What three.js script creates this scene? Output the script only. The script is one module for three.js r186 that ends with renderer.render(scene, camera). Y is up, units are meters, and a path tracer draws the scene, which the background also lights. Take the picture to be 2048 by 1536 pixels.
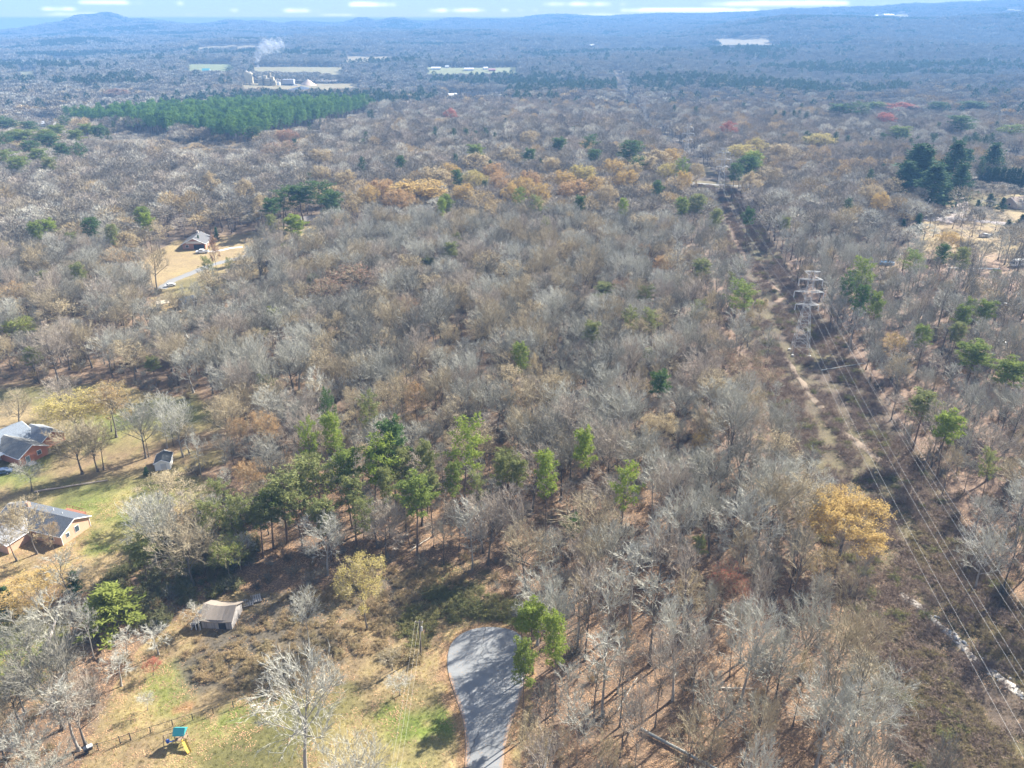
import * as THREE from 'three';
import { mergeGeometries } from 'three/addons/utils/BufferGeometryUtils.js';

// ------------------------------------------------------------------ camera, sky, sun, exposure, air
const scene = new THREE.Scene();
const CAM_H = 115, PITCH = 24.5 * Math.PI / 180, FOCAL = 1610;
const camera = new THREE.PerspectiveCamera(2 * Math.atan(768 / FOCAL) * 180 / Math.PI, 4 / 3, 1, 30000);
camera.position.set(0, CAM_H, 0);
camera.rotation.x = -PITCH;
const SUN_AZ = 48 * Math.PI / 180, SUN_EL = 34 * Math.PI / 180;
const sunDir = new THREE.Vector3(Math.sin(SUN_AZ) * Math.cos(SUN_EL), Math.sin(SUN_EL), -Math.cos(SUN_AZ) * Math.cos(SUN_EL));
const sun = new THREE.DirectionalLight(new THREE.Color(1, 0.95, 0.85), 5);
sun.name = 'sun';
sun.position.copy(sunDir).multiplyScalar(800);
sun.target.position.set(0, 0, 0);
sun.castShadow = true;
sun.shadow.camera.left = sun.shadow.camera.bottom = -600; sun.shadow.camera.right = sun.shadow.camera.top = 600;
sun.shadow.camera.far = 2500; sun.shadow.mapSize.set(4096, 4096);
scene.add(sun, sun.target);
const renderer = new THREE.WebGLRenderer({ antialias: true });
renderer.toneMapping = THREE.LinearToneMapping;
renderer.toneMappingExposure = 3.85;
renderer.shadowMap.enabled = true;
scene.fog = new THREE.FogExp2(new THREE.Color(0.23, 0.51, 1.0), 0.00018);

// ------------------------------------------------------------------ numbers
const { clamp, lerp, smoothstep } = THREE.MathUtils;
function rng(seed) {
  let a = (seed * 2654435761) >>> 0;
  return () => { a = (a + 0x6d2b79f5) | 0; let t = Math.imul(a ^ (a >>> 15), 1 | a); t = (t + Math.imul(t ^ (t >>> 7), 61 | t)) ^ t; return ((t ^ (t >>> 14)) >>> 0) / 4294967296; };
}
function hash(x, y, s = 0) {
  let h = Math.imul(x | 0, 374761393) + Math.imul(y | 0, 668265263) + Math.imul(s | 0, 2246822519);
  h = Math.imul(h ^ (h >>> 13), 1274126177);
  return ((h ^ (h >>> 16)) >>> 0) / 4294967296;
}
function vnoise(x, y, s = 0) {
  const ix = Math.floor(x), iy = Math.floor(y), fx = x - ix, fy = y - iy, u = fx * fx * (3 - 2 * fx), v = fy * fy * (3 - 2 * fy);
  const a = hash(ix, iy, s), b = hash(ix + 1, iy, s), c = hash(ix, iy + 1, s), d = hash(ix + 1, iy + 1, s);
  return a + (b - a) * u + (c - a) * v + (a - b - c + d) * u * v;
}
const fbm = (x, y, s, o = 4) => { let t = 0, a = 0.5, n = 0; for (let i = 0; i < o; i++) { t += a * vnoise(x, y, s + i * 17); n += a; a *= 0.5; x = x * 2.03 + 3.1; y = y * 2.03 - 1.7; } return t / n; };

// ------------------------------------------------------------------ sky (computed: clear pale blue, low streaks of cloud all round)
{
  const W = 4096, Hh = 2048, data = new Float32Array(W * Hh * 4);
  for (let r = 0; r < Hh; r++) {
    const el = ((r + 0.5) / Hh - 0.5) * 180, e = Math.max(el, 0), k = Math.pow(clamp(e / 90, 0, 1), 0.42);
    const base = [lerp(1.0, 0.3, k), lerp(1.04, 0.38, k), lerp(1.26, 0.56, k)];
    const low = Math.exp(-e / 3); [1.1, 0.78, 0.9].forEach((v, q) => { base[q] = lerp(base[q], v, low); });
    const below = el < 0 ? clamp(1 + el / 12, 0.35, 1) : 1;
    const streaks = el > 0.1 && el < 9;
    for (let c = 0; c < W; c++) {
      const i = (r * W + c) * 4;
      let m = 0;
      if (streaks) {
        const az = (c / W) * 360, f = Math.min(1, e / 0.3) * clamp((9 - e) / 5, 0, 1);
        const wx = Math.cos(az * Math.PI / 180) * 57, wz = Math.sin(az * Math.PI / 180) * 57, q = 1 / (1 + e * 0.25);
        const band = Math.floor(e * 3.6 * q + 0.3 * vnoise(wx * 0.1, wz * 0.1, 8)), within = e * 3.6 * q + 0.3 * vnoise(wx * 0.1, wz * 0.1, 8) - band;
        const n = vnoise(wx * 0.36 + band * 7.3, wz * 0.36, 5 + band) * 0.8 + 0.2 * vnoise(wx * 2, wz * 2, band);
        m = f * smoothstep(n, 0.5, 0.66) * smoothstep(within, 0.12, 0.3) * (1 - smoothstep(within, 0.3 + 0.5 * smoothstep(n, 0.5, 0.85), 0.95));
      }
      data[i] = (base[0] + m * 2.2) * below; data[i + 1] = (base[1] + m * 1.9) * below; data[i + 2] = (base[2] + m * 1.5) * below; data[i + 3] = 1;
    }
  }
  const t = new THREE.DataTexture(data, W, Hh, THREE.RGBAFormat, THREE.FloatType);
  t.mapping = THREE.EquirectangularReflectionMapping; t.magFilter = THREE.LinearFilter; t.minFilter = THREE.LinearFilter; t.needsUpdate = true;
  scene.background = t; scene.environment = t;
  scene.environmentIntensity = 0.29; scene.backgroundIntensity = 0.29;
}

// ------------------------------------------------------------------ lie of the land
// From the camera's place, px/py are in the pixels of a 2048 x 1536 picture and say where on the ground a thing was measured to stand.
const sinP = Math.sin(PITCH), cosP = Math.cos(PITCH);
const ray = (px, py) => { const u = (px - 1024) / FOCAL, v = (768 - py) / FOCAL; return [u, v * cosP - sinP, -(cosP + v * sinP)]; };
const bump = (x, z, cx, cz, rx, rz) => Math.exp(-(((x - cx) / rx) ** 2) - ((z - cz) / rz) ** 2);
function H(x, z) {
  const r = Math.hypot(x, z);
  if (r < 240) return 0;
  const d = -z, w = smoothstep(r, 240, 1500), az = Math.atan2(x, d) * 57.3;
  let h = w * (fbm(x / 560 + 3.3, z / 560 + 9.1, 3, 3) - 0.5) * 44;
  if (r > 1300) {
    const q = r * 1.45, far = smoothstep(q, 2200, 8400);
    h += smoothstep(q, 1900, 5000) * (fbm(x / 1050 + 1.3, z / 1050 + 5.7, 31, 4) - 0.5) * 84;
    h += far * (84 + clamp(az, -40, 40) * 2.1 + Math.max(0, az - 6) * 1.1) * (0.75 + 0.25 * smoothstep(q, 6500, 9000));
    h += 50 * smoothstep(az, 4, 22) * smoothstep(q, 4300, 5600) * (1 - 0.75 * smoothstep(q, 5600, 6400));
    if (q > 6200) {
      const a = az, pk = (c, w2, t) => t * Math.exp(-(((a - c) / w2) ** 2));
      const mesa = 48 * (1 - smoothstep(Math.abs(a + 25.3), 0.6, 1.9)) + pk(-27.3, 1.0, 20) + pk(-22.6, 1.8, 20);
      h += smoothstep(q, 7000, 8000) * (1 - smoothstep(q, 8600, 9500)) * (mesa + pk(-17.6, 0.8, 26) + pk(-16, 0.9, 24) + pk(-13.6, 1.0, 18) + pk(-9.7, 0.8, 32) + pk(-7.4, 1, 27) + pk(-3.8, 1.2, 20) + pk(2.4, 1.5, 12));
    }
  }
  return h;
}
function at(px, py, up = 0) {               // where the line of sight meets the ground (or the level 'up' metres above it)
  const d = ray(px, py);
  let t = 60, last = 60;
  for (let i = 0; i < 4000; i++) {
    const y = CAM_H + d[1] * t - H(d[0] * t, d[2] * t) - up;
    if (y < 0) {
      let lo = last, hi = t;
      for (let k = 0; k < 24; k++) { const m = (lo + hi) / 2; if (CAM_H + d[1] * m - H(d[0] * m, d[2] * m) - up < 0) hi = m; else lo = m; }
      t = hi; break;
    }
    last = t; t *= 1.004;
    if (t > 6400) break;
  }
  const x = d[0] * t, z = d[2] * t;
  return new THREE.Vector3(x, H(x, z), z);
}
function toPix(x, y, z) {
  const yy = y - CAM_H, depth = -z * cosP - yy * sinP, up = yy * cosP - z * sinP;
  return [1024 + FOCAL * x / depth, 768 - FOCAL * up / depth, depth];
}
const poly = (list) => { const out = []; for (let i = 0; i < list.length; i += 2) { const p = at(list[i], list[i + 1]); out.push([p.x, p.z]); } const xs = out.map((p) => p[0]), zs = out.map((p) => p[1]); out.box = [Math.min(...xs), Math.max(...xs), Math.min(...zs), Math.max(...zs)]; return out; };
function inside(p, x, z) {
  if (x < p.box[0] || x > p.box[1] || z < p.box[2] || z > p.box[3]) return false;
  let odd = false;
  for (let i = 0, j = p.length - 1; i < p.length; j = i++) if ((p[i][1] > z) !== (p[j][1] > z) && x < ((p[j][0] - p[i][0]) * (z - p[i][1])) / (p[j][1] - p[i][1]) + p[i][0]) odd = !odd;
  return odd;
}
function edgeDistance(p, x, z) {
  let best = 1e9;
  for (let i = 0, j = p.length - 1; i < p.length; j = i++) {
    const ax = p[j][0], az = p[j][1], bx = p[i][0] - ax, bz = p[i][1] - az, t = clamp(((x - ax) * bx + (z - az) * bz) / (bx * bx + bz * bz + 1e-9), 0, 1);
    best = Math.min(best, Math.hypot(x - ax - bx * t, z - az - bz * t));
  }
  return best;
}
const lineDistance = (pts, x, z) => { let best = 1e9; for (let i = 1; i < pts.length; i++) { const ax = pts[i - 1][0], az = pts[i - 1][1], bx = pts[i][0] - ax, bz = pts[i][1] - az, t = clamp(((x - ax) * bx + (z - az) * bz) / (bx * bx + bz * bz), 0, 1); best = Math.min(best, Math.hypot(x - ax - bx * t, z - az - bz * t)); } return best; };
const line = (list) => { const out = []; for (let i = 0; i < list.length; i += 2) { const p = at(list[i], list[i + 1]); out.push([p.x, p.z]); } return out; };

// ------------------------------------------------------------------ naming
const taken = new Map();
function numbered(name) { const n = taken.get(name) ?? 0; taken.set(name, n + 1); return n ? name + '_' + String(n).padStart(3, '0') : name; }
function tag(o, label, category, group, kind) {
  if (label) o.userData.label = label;
  if (category) o.userData.category = category;
  if (group) o.userData.group = group;
  if (kind) o.userData.kind = kind;
  return o;
}
function thing(name, label, category, [x, y, z] = [0, 0, 0], turn = 0, group) {
  const o = new THREE.Group(); o.name = numbered(name); scene.add(o);
  o.position.set(x, y, z); o.rotation.y = turn;
  return tag(o, label, category, group);
}
function part(name, geometry, material, parent = scene) {
  const m = new THREE.Mesh(geometry, material);
  m.name = parent === scene ? numbered(name) : name; m.castShadow = m.receiveShadow = true; parent.add(m);
  return m;
}

// ------------------------------------------------------------------ geometry helpers
class MB {                                     // collects triangles of one mesh
  constructor() { this.p = []; this.n = []; this.i = []; this.c = null; }
  v(x, y, z, nx, ny, nz) { this.p.push(x, y, z); this.n.push(nx, ny, nz); return this.p.length / 3 - 1; }
  tri(a, b, c, n) {
    const ux = b[0] - a[0], uy = b[1] - a[1], uz = b[2] - a[2], vx = c[0] - a[0], vy = c[1] - a[1], vz = c[2] - a[2];
    let nx = uy * vz - uz * vy, ny = uz * vx - ux * vz, nz = ux * vy - uy * vx; const l = Math.hypot(nx, ny, nz) || 1; nx /= l; ny /= l; nz /= l;
    if (n) { nx = n[0]; ny = n[1]; nz = n[2]; }
    this.i.push(this.v(...a, nx, ny, nz), this.v(...b, nx, ny, nz), this.v(...c, nx, ny, nz));
  }
  quad(a, b, c, d) { this.tri(a, b, c); this.tri(a, c, d); }
  tube(pts, radii, sides, cap = false) {        // pts: [x, y, z]; smooth round the tube
    const rings = [];
    for (let k = 0; k < pts.length; k++) {
      const a = pts[Math.max(0, k - 1)], b = pts[Math.min(pts.length - 1, k + 1)];
      let tx = b[0] - a[0], ty = b[1] - a[1], tz = b[2] - a[2]; const l = Math.hypot(tx, ty, tz) || 1; tx /= l; ty /= l; tz /= l;
      let ux, uy, uz;
      if (Math.abs(ty) < 0.9) { ux = tz; uy = 0; uz = -tx; } else { ux = 0; uy = -tz; uz = ty; }
      const ul = Math.hypot(ux, uy, uz); ux /= ul; uy /= ul; uz /= ul;
      const wx = ty * uz - tz * uy, wy = tz * ux - tx * uz, wz = tx * uy - ty * ux, ring = [];
      for (let s = 0; s < sides; s++) {
        const q = (s / sides) * 2 * Math.PI, cs = Math.cos(q), sn = Math.sin(q), nx = ux * cs + wx * sn, ny = uy * cs + wy * sn, nz = uz * cs + wz * sn;
        ring.push(this.v(pts[k][0] + nx * radii[k], pts[k][1] + ny * radii[k], pts[k][2] + nz * radii[k], nx, ny, nz));
      }
      rings.push(ring);
    }
    for (let k = 1; k < rings.length; k++) for (let s = 0; s < sides; s++) {
      const a = rings[k - 1][s], b = rings[k - 1][(s + 1) % sides], c = rings[k][(s + 1) % sides], d = rings[k][s];
      this.i.push(a, b, c, a, c, d);
    }
    if (cap) for (const k of [0, pts.length - 1]) for (let s = 1; s < sides - 1; s++) this.i.push(rings[k][0], rings[k][s], rings[k][s + 1]);
  }
  box(cx, cy, cz, sx, sy, sz, turn = 0) {
    const c = Math.cos(turn), s = Math.sin(turn), q = (x, y, z) => [cx + x * c + z * s, cy + y, cz - x * s + z * c];
    const X = sx / 2, Y = sy / 2, Z = sz / 2, a = q(-X, -Y, -Z), b = q(X, -Y, -Z), d = q(-X, -Y, Z), e = q(X, -Y, Z), A = q(-X, Y, -Z), B = q(X, Y, -Z), D = q(-X, Y, Z), E = q(X, Y, Z);
    this.quad(D, E, B, A); this.quad(a, b, e, d); this.quad(d, e, E, D); this.quad(b, a, A, B); this.quad(e, b, B, E); this.quad(a, d, D, A);
    return this;
  }
  bar(a, b, w) { this.tube([a, b], [w, w], 4, true); return this; }
  geo() {
    const g = new THREE.BufferGeometry();
    g.setAttribute('position', new THREE.Float32BufferAttribute(this.p, 3)); g.setAttribute('normal', new THREE.Float32BufferAttribute(this.n, 3));
    if (this.c) g.setAttribute('color', new THREE.Float32BufferAttribute(this.c, 3));
    g.setIndex(new THREE.Uint32BufferAttribute(this.i, 1));
    return g;
  }
  get count() { return this.i.length / 3; }
}
const mat = (r, g, b, rough = 0.9, more = {}) => new THREE.MeshStandardMaterial({ color: new THREE.Color().setRGB(r, g, b), roughness: rough, ...more });
const leafMat = (r, g, b, t = 0.35) => new THREE.MeshPhysicalMaterial({ color: new THREE.Color().setRGB(r, g, b), roughness: 1, transmission: t, thickness: 0, specularIntensity: 0.2, side: THREE.DoubleSide });

// ------------------------------------------------------------------ where what grows
const towerAt = [[70, 12], [108, -280], [146, -570], [150, -712], [158, -1010], [178, -1340], [212, -1700]];
const rowLine = [[40, 250], ...towerAt, [240, -2000]];
const rowHalf = (z) => (z > -320 ? 17 : z > -600 ? 14 : z > -850 ? 13 : 11);
const roadEdge = poly([930, 1545, 932, 1490, 926, 1440, 912, 1395, 899, 1355, 895, 1322, 902, 1290, 924, 1268, 960, 1256, 1000, 1256, 1030, 1264, 1050, 1284, 1058, 1310, 1056, 1345, 1044, 1385, 1032, 1420, 1019, 1455, 1008, 1500, 1004, 1545]);
const clearPolys = {
  culdesac: poly([872, 1275, 950, 1232, 1040, 1243, 1078, 1285, 1075, 1350, 1060, 1430, 1040, 1560, 780, 1560, 765, 1410, 850, 1335]),
  playLawn: poly([150, 1900, 165, 1500, 255, 1330, 330, 1250, 400, 1200, 480, 1180, 620, 1190, 720, 1150, 860, 1140, 970, 1170, 960, 1230, 872, 1275, 850, 1335, 765, 1410, 780, 1560, 760, 1900]),
  brickLawn: poly([-200, 1420, -200, 985, 20, 975, 140, 965, 330, 945, 440, 955, 410, 1020, 320, 1080, 240, 1160, 150, 1190, 130, 1280, 70, 1340]),
  upperLawn: poly([-250, 985, -250, 790, 60, 775, 230, 765, 320, 790, 400, 800, 450, 830, 450, 930, 330, 950, 140, 975]),
  midClear: poly([285, 535, 300, 508, 350, 482, 460, 470, 560, 455, 640, 440, 730, 455, 735, 478, 640, 488, 560, 502, 530, 524, 470, 560, 400, 596, 330, 592, 300, 565]),
  carportYard: poly([300, 596, 350, 588, 408, 598, 408, 640, 350, 655, 300, 640]),
  yellowGap: poly([110, 350, 140, 334, 230, 330, 240, 345, 170, 358]),
  eastYard: poly([1840, 470, 1845, 412, 1945, 382, 2120, 376, 2160, 545, 1940, 550, 1890, 530, 1840, 510]),
  poolGap: poly([1740, 535, 1750, 512, 1820, 512, 1825, 536]),
  crossing: poly([1380, 374, 1380, 362, 1500, 362, 1500, 374]),
};
const clearList = Object.values(clearPolys);
const fields = [];      // far fields, filled below: {poly, keep}
function field(x0, x1, y0, y1) {
  const a = at(x0, y0), b = at(x1, y0), c = at(x1, y1), d = at(x0, y1), hide = (p) => 1 - 11 / Math.tan(Math.max(0.012, (CAM_H - p.y) / Math.hypot(p.x, p.z))) / Math.hypot(p.x, p.z);
  const p = [a, b, c, d].map((q) => [q.x, q.z]), kc = clamp(hide(c), 0.93, 1), kd = clamp(hide(d), 0.93, 1), k = [[a.x, a.z], [b.x, b.z], [c.x * kc, c.z * kc], [d.x * kd, d.z * kd]];
  for (const q of [p, k]) { const xs = q.map((v) => v[0]), zs = q.map((v) => v[1]); q.box = [Math.min(...xs), Math.max(...xs), Math.min(...zs), Math.max(...zs)]; }
  fields.push({ p, k }); return p;
}
const farFields = [
  [395, 540, 93, 99, 'long pale hay field far left above the smoke'], [505, 690, 134, 150, 'open pale ground behind the smoking plant'], [375, 470, 128, 152, 'pale green pasture around the small white farmhouse'],
  [690, 790, 113, 128, 'pale field in front of a dark pine belt near the centre'], [850, 1040, 134, 150, 'pale green pasture with scattered white houses'], [1430, 1545, 76, 90, 'pale brown field far right of the power line cut'],
  [1745, 1825, 29, 34, 'pale field high on the far right ridge'], [34, 80, 142, 160, 'pale grassy clearing at the far left edge'], [96, 160, 119, 131, 'pale grassy strip on the far left hillside'],
  [1180, 1205, 92, 104, 'tiny pale clearing beyond the woods in the centre'], [890, 1010, 192, 202, 'green paddock beside the red barn'], [70, 130, 244, 262, 'yard around the shed left of the pine plantation'], [2010, 2048, 18, 21, 'pale strip on the skyline at the far right'], [480, 720, 166, 182, 'grey yard of the smoking plant'], [1990, 2060, 318, 334, 'tawny field at the right edge behind the hedge'],
];
for (const f of farFields) f.poly = field(f[0], f[1], f[2], f[3]);
const plantation = poly([135, 262, 140, 246, 300, 232, 480, 216, 640, 212, 770, 216, 775, 226, 640, 258, 480, 300, 330, 282, 200, 268]);
const roadInner = roadEdge;
function isClear(x, z) {
  for (const p of clearList) if (inside(p, x, z)) return p !== clearPolys.eastYard || hash(Math.round(x), Math.round(z), 3) > 0.3;
  for (const f of fields) if (inside(f.k, x, z)) return true;
  return lineDistance(rowLine, x, z) < rowHalf(z) + 2.5 * (vnoise(x / 9, z / 9, 77) - 0.5);
}

// ------------------------------------------------------------------ the ground: one sheet to the horizon
const COL = { litter: [0.3, 0.195, 0.115], litter2: [0.21, 0.145, 0.1], dry: [0.42, 0.33, 0.14], tan: [0.42, 0.31, 0.16], green: [0.19, 0.24, 0.04], olive: [0.17, 0.16, 0.05], brush: [0.13, 0.095, 0.068], clay: [0.48, 0.22, 0.11], pink: [0.34, 0.22, 0.16], far: [0.17, 0.16, 0.14], leaf: [0.38, 0.23, 0.12], scrub: [0.15, 0.125, 0.09] };
const mix = (a, b, t) => [a[0] + (b[0] - a[0]) * t, a[1] + (b[1] - a[1]) * t, a[2] + (b[2] - a[2]) * t];
const blobs = [                                // patches of turf: pixel centre, half width in metres, colour, strength
  [830, 1480, 7, 'green', 1], [780, 1440, 4, 'green', 0.9], [890, 1450, 3.5, 'green', 0.9], [870, 1530, 6, 'tan', 0.6], [830, 1390, 5, 'olive', 0.5],
  [300, 1405, 6, 'dry', 0.9], [335, 1360, 5, 'green', 0.6], [345, 1400, 4, 'green', 0.5], [410, 1480, 5, 'green', 0.8], [470, 1440, 4, 'green', 0.8], [385, 1520, 6, 'dry', 0.8], [520, 1500, 8, 'olive', 0.9], [560, 1420, 6, 'olive', 0.8], [640, 1460, 8, 'olive', 0.9], [700, 1500, 7, 'dry', 0.8],
  [375, 1412, 1.2, 'clay', 0.55], [353, 1420, 0.8, 'clay', 0.5], [470, 1300, 7, 'scrub', 0.9], [420, 1340, 6, 'scrub', 0.9], [540, 1250, 9, 'scrub', 0.9], [620, 1270, 8, 'scrub', 0.8], [800, 1190, 10, 'scrub', 0.9], [900, 1180, 8, 'olive', 0.9], [1010, 1235, 5, 'green', 0.6],
  [40, 1260, 10, 'green', 0.6], [20, 1330, 8, 'olive', 0.7], [95, 1215, 8, 'litter', 0.8], [140, 1180, 6, 'litter', 0.7], [200, 1135, 8, 'tan', 0.9], [230, 1010, 12, 'green', 0.55], [170, 1000, 8, 'green', 0.8], [120, 980, 8, 'olive', 0.7], [190, 1100, 4, 'green', 0.7], [280, 985, 8, 'dry', 0.7], [60, 940, 9, 'green', 0.8], [250, 1060, 9, 'green', 0.5], [340, 990, 8, 'green', 0.5], [20, 1290, 9, 'green', 0.5], [60, 1330, 8, 'green', 0.5], [270, 960, 7, 'green', 0.5], [150, 925, 9, 'litter', 0.7], [260, 930, 9, 'litter', 0.6], [330, 900, 8, 'litter', 0.6], [400, 880, 9, 'litter', 0.8], [220, 850, 12, 'green', 0.6], [300, 860, 8, 'dry', 0.7], [330, 830, 14, 'green', 0.6], [40, 800, 14, 'olive', 0.8], [15, 835, 10, 'tan', 0.9],
  [330, 530, 16, 'tan', 1], [300, 560, 12, 'tan', 0.8], [440, 510, 15, 'tan', 0.8], [420, 570, 18, 'olive', 0.7], [480, 545, 14, 'dry', 0.7], [650, 470, 26, 'dry', 1], [1990, 500, 40, 'tan', 0.35], [1950, 540, 30, 'pink', 0.6], [1900, 430, 30, 'litter2', 0.7], [1950, 400, 30, 'olive', 0.6],
];
for (const b of blobs) { const p = at(b[0], b[1]); b.x = p.x; b.z = p.z; }
function groundColor(x, z) {
  const r = Math.hypot(x, z), n1 = fbm(x / 14, z / 14, 41, 3), n2 = fbm(x / 3.1, z / 3.1, 51, 3);
  let c = mix(COL.litter2, COL.litter, clamp(n1 * 1.6 - 0.25, 0, 1));
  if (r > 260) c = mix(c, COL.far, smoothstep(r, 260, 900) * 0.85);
  if (r < 900) {
    const cleared = clearList.some((p) => inside(p, x + (n2 - 0.5) * 3, z + (n1 - 0.5) * 3));
    if (cleared) c = mix(mix(COL.tan, COL.litter, clamp(n1 * 1.5 - 0.3, 0, 1)), COL.dry, clamp(n2 * 1.7 - 0.5, 0, 1));
    if (cleared && inside(clearPolys.playLawn, x, z)) c = mix(c, [0.25, 0.18, 0.1], 0.45);
    if (cleared && inside(clearPolys.upperLawn, x, z)) c = mix(c, COL.olive, 0.45);
    for (const b of blobs) {
      const q = Math.hypot(x - b.x, z - b.z) / (b[2] * 1.5);
      if (q < 1.2) c = mix(c, COL[b[3]], b[4] * (1 - smoothstep(q + (n2 - 0.5) * 0.9 + (n1 - 0.5) * 0.5, 0.35, 0.95)));
    }
    if (x > 60 && x < 320 && z < -150 && z > -420 && lineDistance(rowLine, x, z) > 14) c = mix(c, COL.pink, 0.45);
  }
  const rd = lineDistance(rowLine, x, z);
  if (rd < 26 && z < 60) c = mix(c, mix(COL.brush, COL.olive, clamp(n1 * 2 - 0.8, 0, 0.6)), 0.85 * (1 - smoothstep(rd, rowHalf(z), rowHalf(z) + 5)));
  if (r < 170) { const e = edgeDistance(roadEdge, x, z); if (e < 5 && !inside(roadEdge, x, z)) c = mix(c, COL.leaf, (1 - smoothstep(e + (n2 - 0.5) * 2.4, 1.0, 2.6)) * 0.9); }
  if (r > 700) for (let k = 0; k < fields.length; k++) if (inside(fields[k].p, x, z)) c = mix([0.29, 0.24, 0.14], [0.21, 0.24, 0.1], [0, 0.3, 1, 0, 0.8, 0, 0, 0.5, 0.3, 0, 0.8, 0.4, 0, 0.1, 0.2][k]);
  const n3 = r < 260 ? vnoise(x / 0.7, z / 0.7, 57) : 0.5, g = (0.8 + 0.4 * n2) * (0.78 + 0.44 * n3);
  return [c[0] * g, c[1] * g, c[2] * g];
}
function tile(size, f) {
  const d = new Uint8Array(size * size * 4);
  for (let y = 0; y < size; y++) for (let x = 0; x < size; x++) { const v = f(x, y), i = (y * size + x) * 4; for (let k = 0; k < 3; k++) d[i + k] = clamp(v[k], 0, 1) * 255; d[i + 3] = 255; }
  const t = new THREE.DataTexture(d, size, size); t.wrapS = t.wrapT = THREE.RepeatWrapping; t.magFilter = THREE.LinearFilter; t.minFilter = THREE.LinearMipmapLinearFilter; t.generateMipmaps = true; t.needsUpdate = true;
  return t;
}
const wrapNoise = (x, y, period, s) => { const ix = Math.floor(x), iy = Math.floor(y), fx = x - ix, fy = y - iy, u = fx * fx * (3 - 2 * fx), v = fy * fy * (3 - 2 * fy), m = (k) => ((k % period) + period) % period; const a = hash(m(ix), m(iy), s), b = hash(m(ix + 1), m(iy), s), c = hash(m(ix), m(iy + 1), s), d = hash(m(ix + 1), m(iy + 1), s); return a + (b - a) * u + (c - a) * v + (a - b - c + d) * u * v; };
const litterTile = (() => {
  const t = tile(1024, (x, y) => {
    const leaf = hash(x >> 3, y >> 3, 3), fine = hash(x >> 1, y >> 1, 9), soft = wrapNoise(x / 40, y / 40, 1024 / 40 | 0, 4), v = 0.5 + 0.5 * leaf * fine + 0.22 * (leaf > 0.82 ? 1 : 0) + 0.25 * (soft - 0.5);
    return [v * 0.95, v * (0.9 + 0.08 * fine), v * (0.82 + 0.2 * leaf)];
  });
  return t;
})();
{
  const cols = [], fan = 44 * Math.PI / 180;
  for (let k = 0; k <= 360; k++) cols.push(-fan + 2 * fan * k / 360);
  for (let k = 1; k < 40; k++) cols.push(fan + (2 * Math.PI - 2 * fan) * k / 40);
  const rings = [0.01, 12, 28];
  for (let r = 45; r < 6700; r *= 1.006) rings.push(r);
  const nC = cols.length, P = new Float32Array(nC * rings.length * 3), C = new Float32Array(nC * rings.length * 3), U = new Float32Array(nC * rings.length * 2), I = [];
  for (let i = 0; i < rings.length; i++) for (let j = 0; j < nC; j++) {
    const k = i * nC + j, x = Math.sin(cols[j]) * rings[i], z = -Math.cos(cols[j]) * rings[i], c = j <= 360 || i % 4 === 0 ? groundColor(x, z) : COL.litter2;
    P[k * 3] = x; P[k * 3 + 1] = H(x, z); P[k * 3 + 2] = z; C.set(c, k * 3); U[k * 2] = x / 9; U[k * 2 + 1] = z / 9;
    if (i) { const a = k, b = i * nC + (j + 1) % nC; I.push(a - nC, b - nC, b, a - nC, b, a); }
  }
  const g = new THREE.BufferGeometry();
  g.setAttribute('position', new THREE.BufferAttribute(P, 3)); g.setAttribute('color', new THREE.BufferAttribute(C, 3)); g.setAttribute('uv', new THREE.BufferAttribute(U, 2));
  g.setIndex(new THREE.BufferAttribute(new Uint32Array(I), 1)); g.computeVertexNormals();
  const m = new THREE.MeshStandardMaterial({ vertexColors: true, map: litterTile, bumpMap: litterTile, bumpScale: 0.06, roughness: 1, side: THREE.DoubleSide });
  tag(part('ground', g, m), 'leaf strewn ground of the wooded land reaching to the hills', 'ground', null, 'structure');
}

// ------------------------------------------------------------------ trees: shapes
const R2 = Math.PI * 2;
const norm = (v) => { const l = Math.hypot(...v) || 1; return [v[0] / l, v[1] / l, v[2] / l]; };
const add = (a, b, s = 1) => [a[0] + b[0] * s, a[1] + b[1] * s, a[2] + b[2] * s];
function aside(d, angle, roll) {               // a direction turned 'angle' away from d, at 'roll' round it
  const u = Math.abs(d[1]) < 0.95 ? norm([d[2], 0, -d[0]]) : [1, 0, 0], w = [d[1] * u[2] - d[2] * u[1], d[2] * u[0] - d[0] * u[2], d[0] * u[1] - d[1] * u[0]];
  const c = Math.cos(angle), s = Math.sin(angle), cr = Math.cos(roll), sr = Math.sin(roll);
  return norm([d[0] * c + (u[0] * cr + w[0] * sr) * s, d[1] * c + (u[1] * cr + w[1] * sr) * s, d[2] * c + (u[2] * cr + w[2] * sr) * s]);
}
function limb(mb, p, d, len, r0, r1, sides, segs, rise, wob, R) {
  const pts = [p], radii = [r0], dirs = [d];
  for (let k = 1; k <= segs; k++) {
    d = norm([d[0] + (R() - 0.5) * wob, d[1] + (R() - 0.5) * wob + rise / segs, d[2] + (R() - 0.5) * wob]);
    p = add(p, d, len / segs); pts.push(p); dirs.push(d); radii.push(lerp(r0, r1, Math.pow(k / segs, 0.8)));
  }
  mb.tube(pts, radii, sides);
  return { at: (t) => { const q = Math.min(segs - 1e-4, t * segs), k = Math.floor(q), f = q - k; return { p: add(pts[k], [pts[k + 1][0] - pts[k][0], pts[k + 1][1] - pts[k][1], pts[k + 1][2] - pts[k][2]], f), d: dirs[Math.min(segs, k + 1)], r: lerp(radii[k], radii[k + 1], f) }; } };
}
function sprig(mb, p, d, len, w, R) {          // one thin twig
  const side = aside(d, Math.PI / 2, R() * R2), e = add(p, d, len);
  mb.tri(add(p, side, w / 2), add(p, side, -w / 2), e);
}
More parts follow.
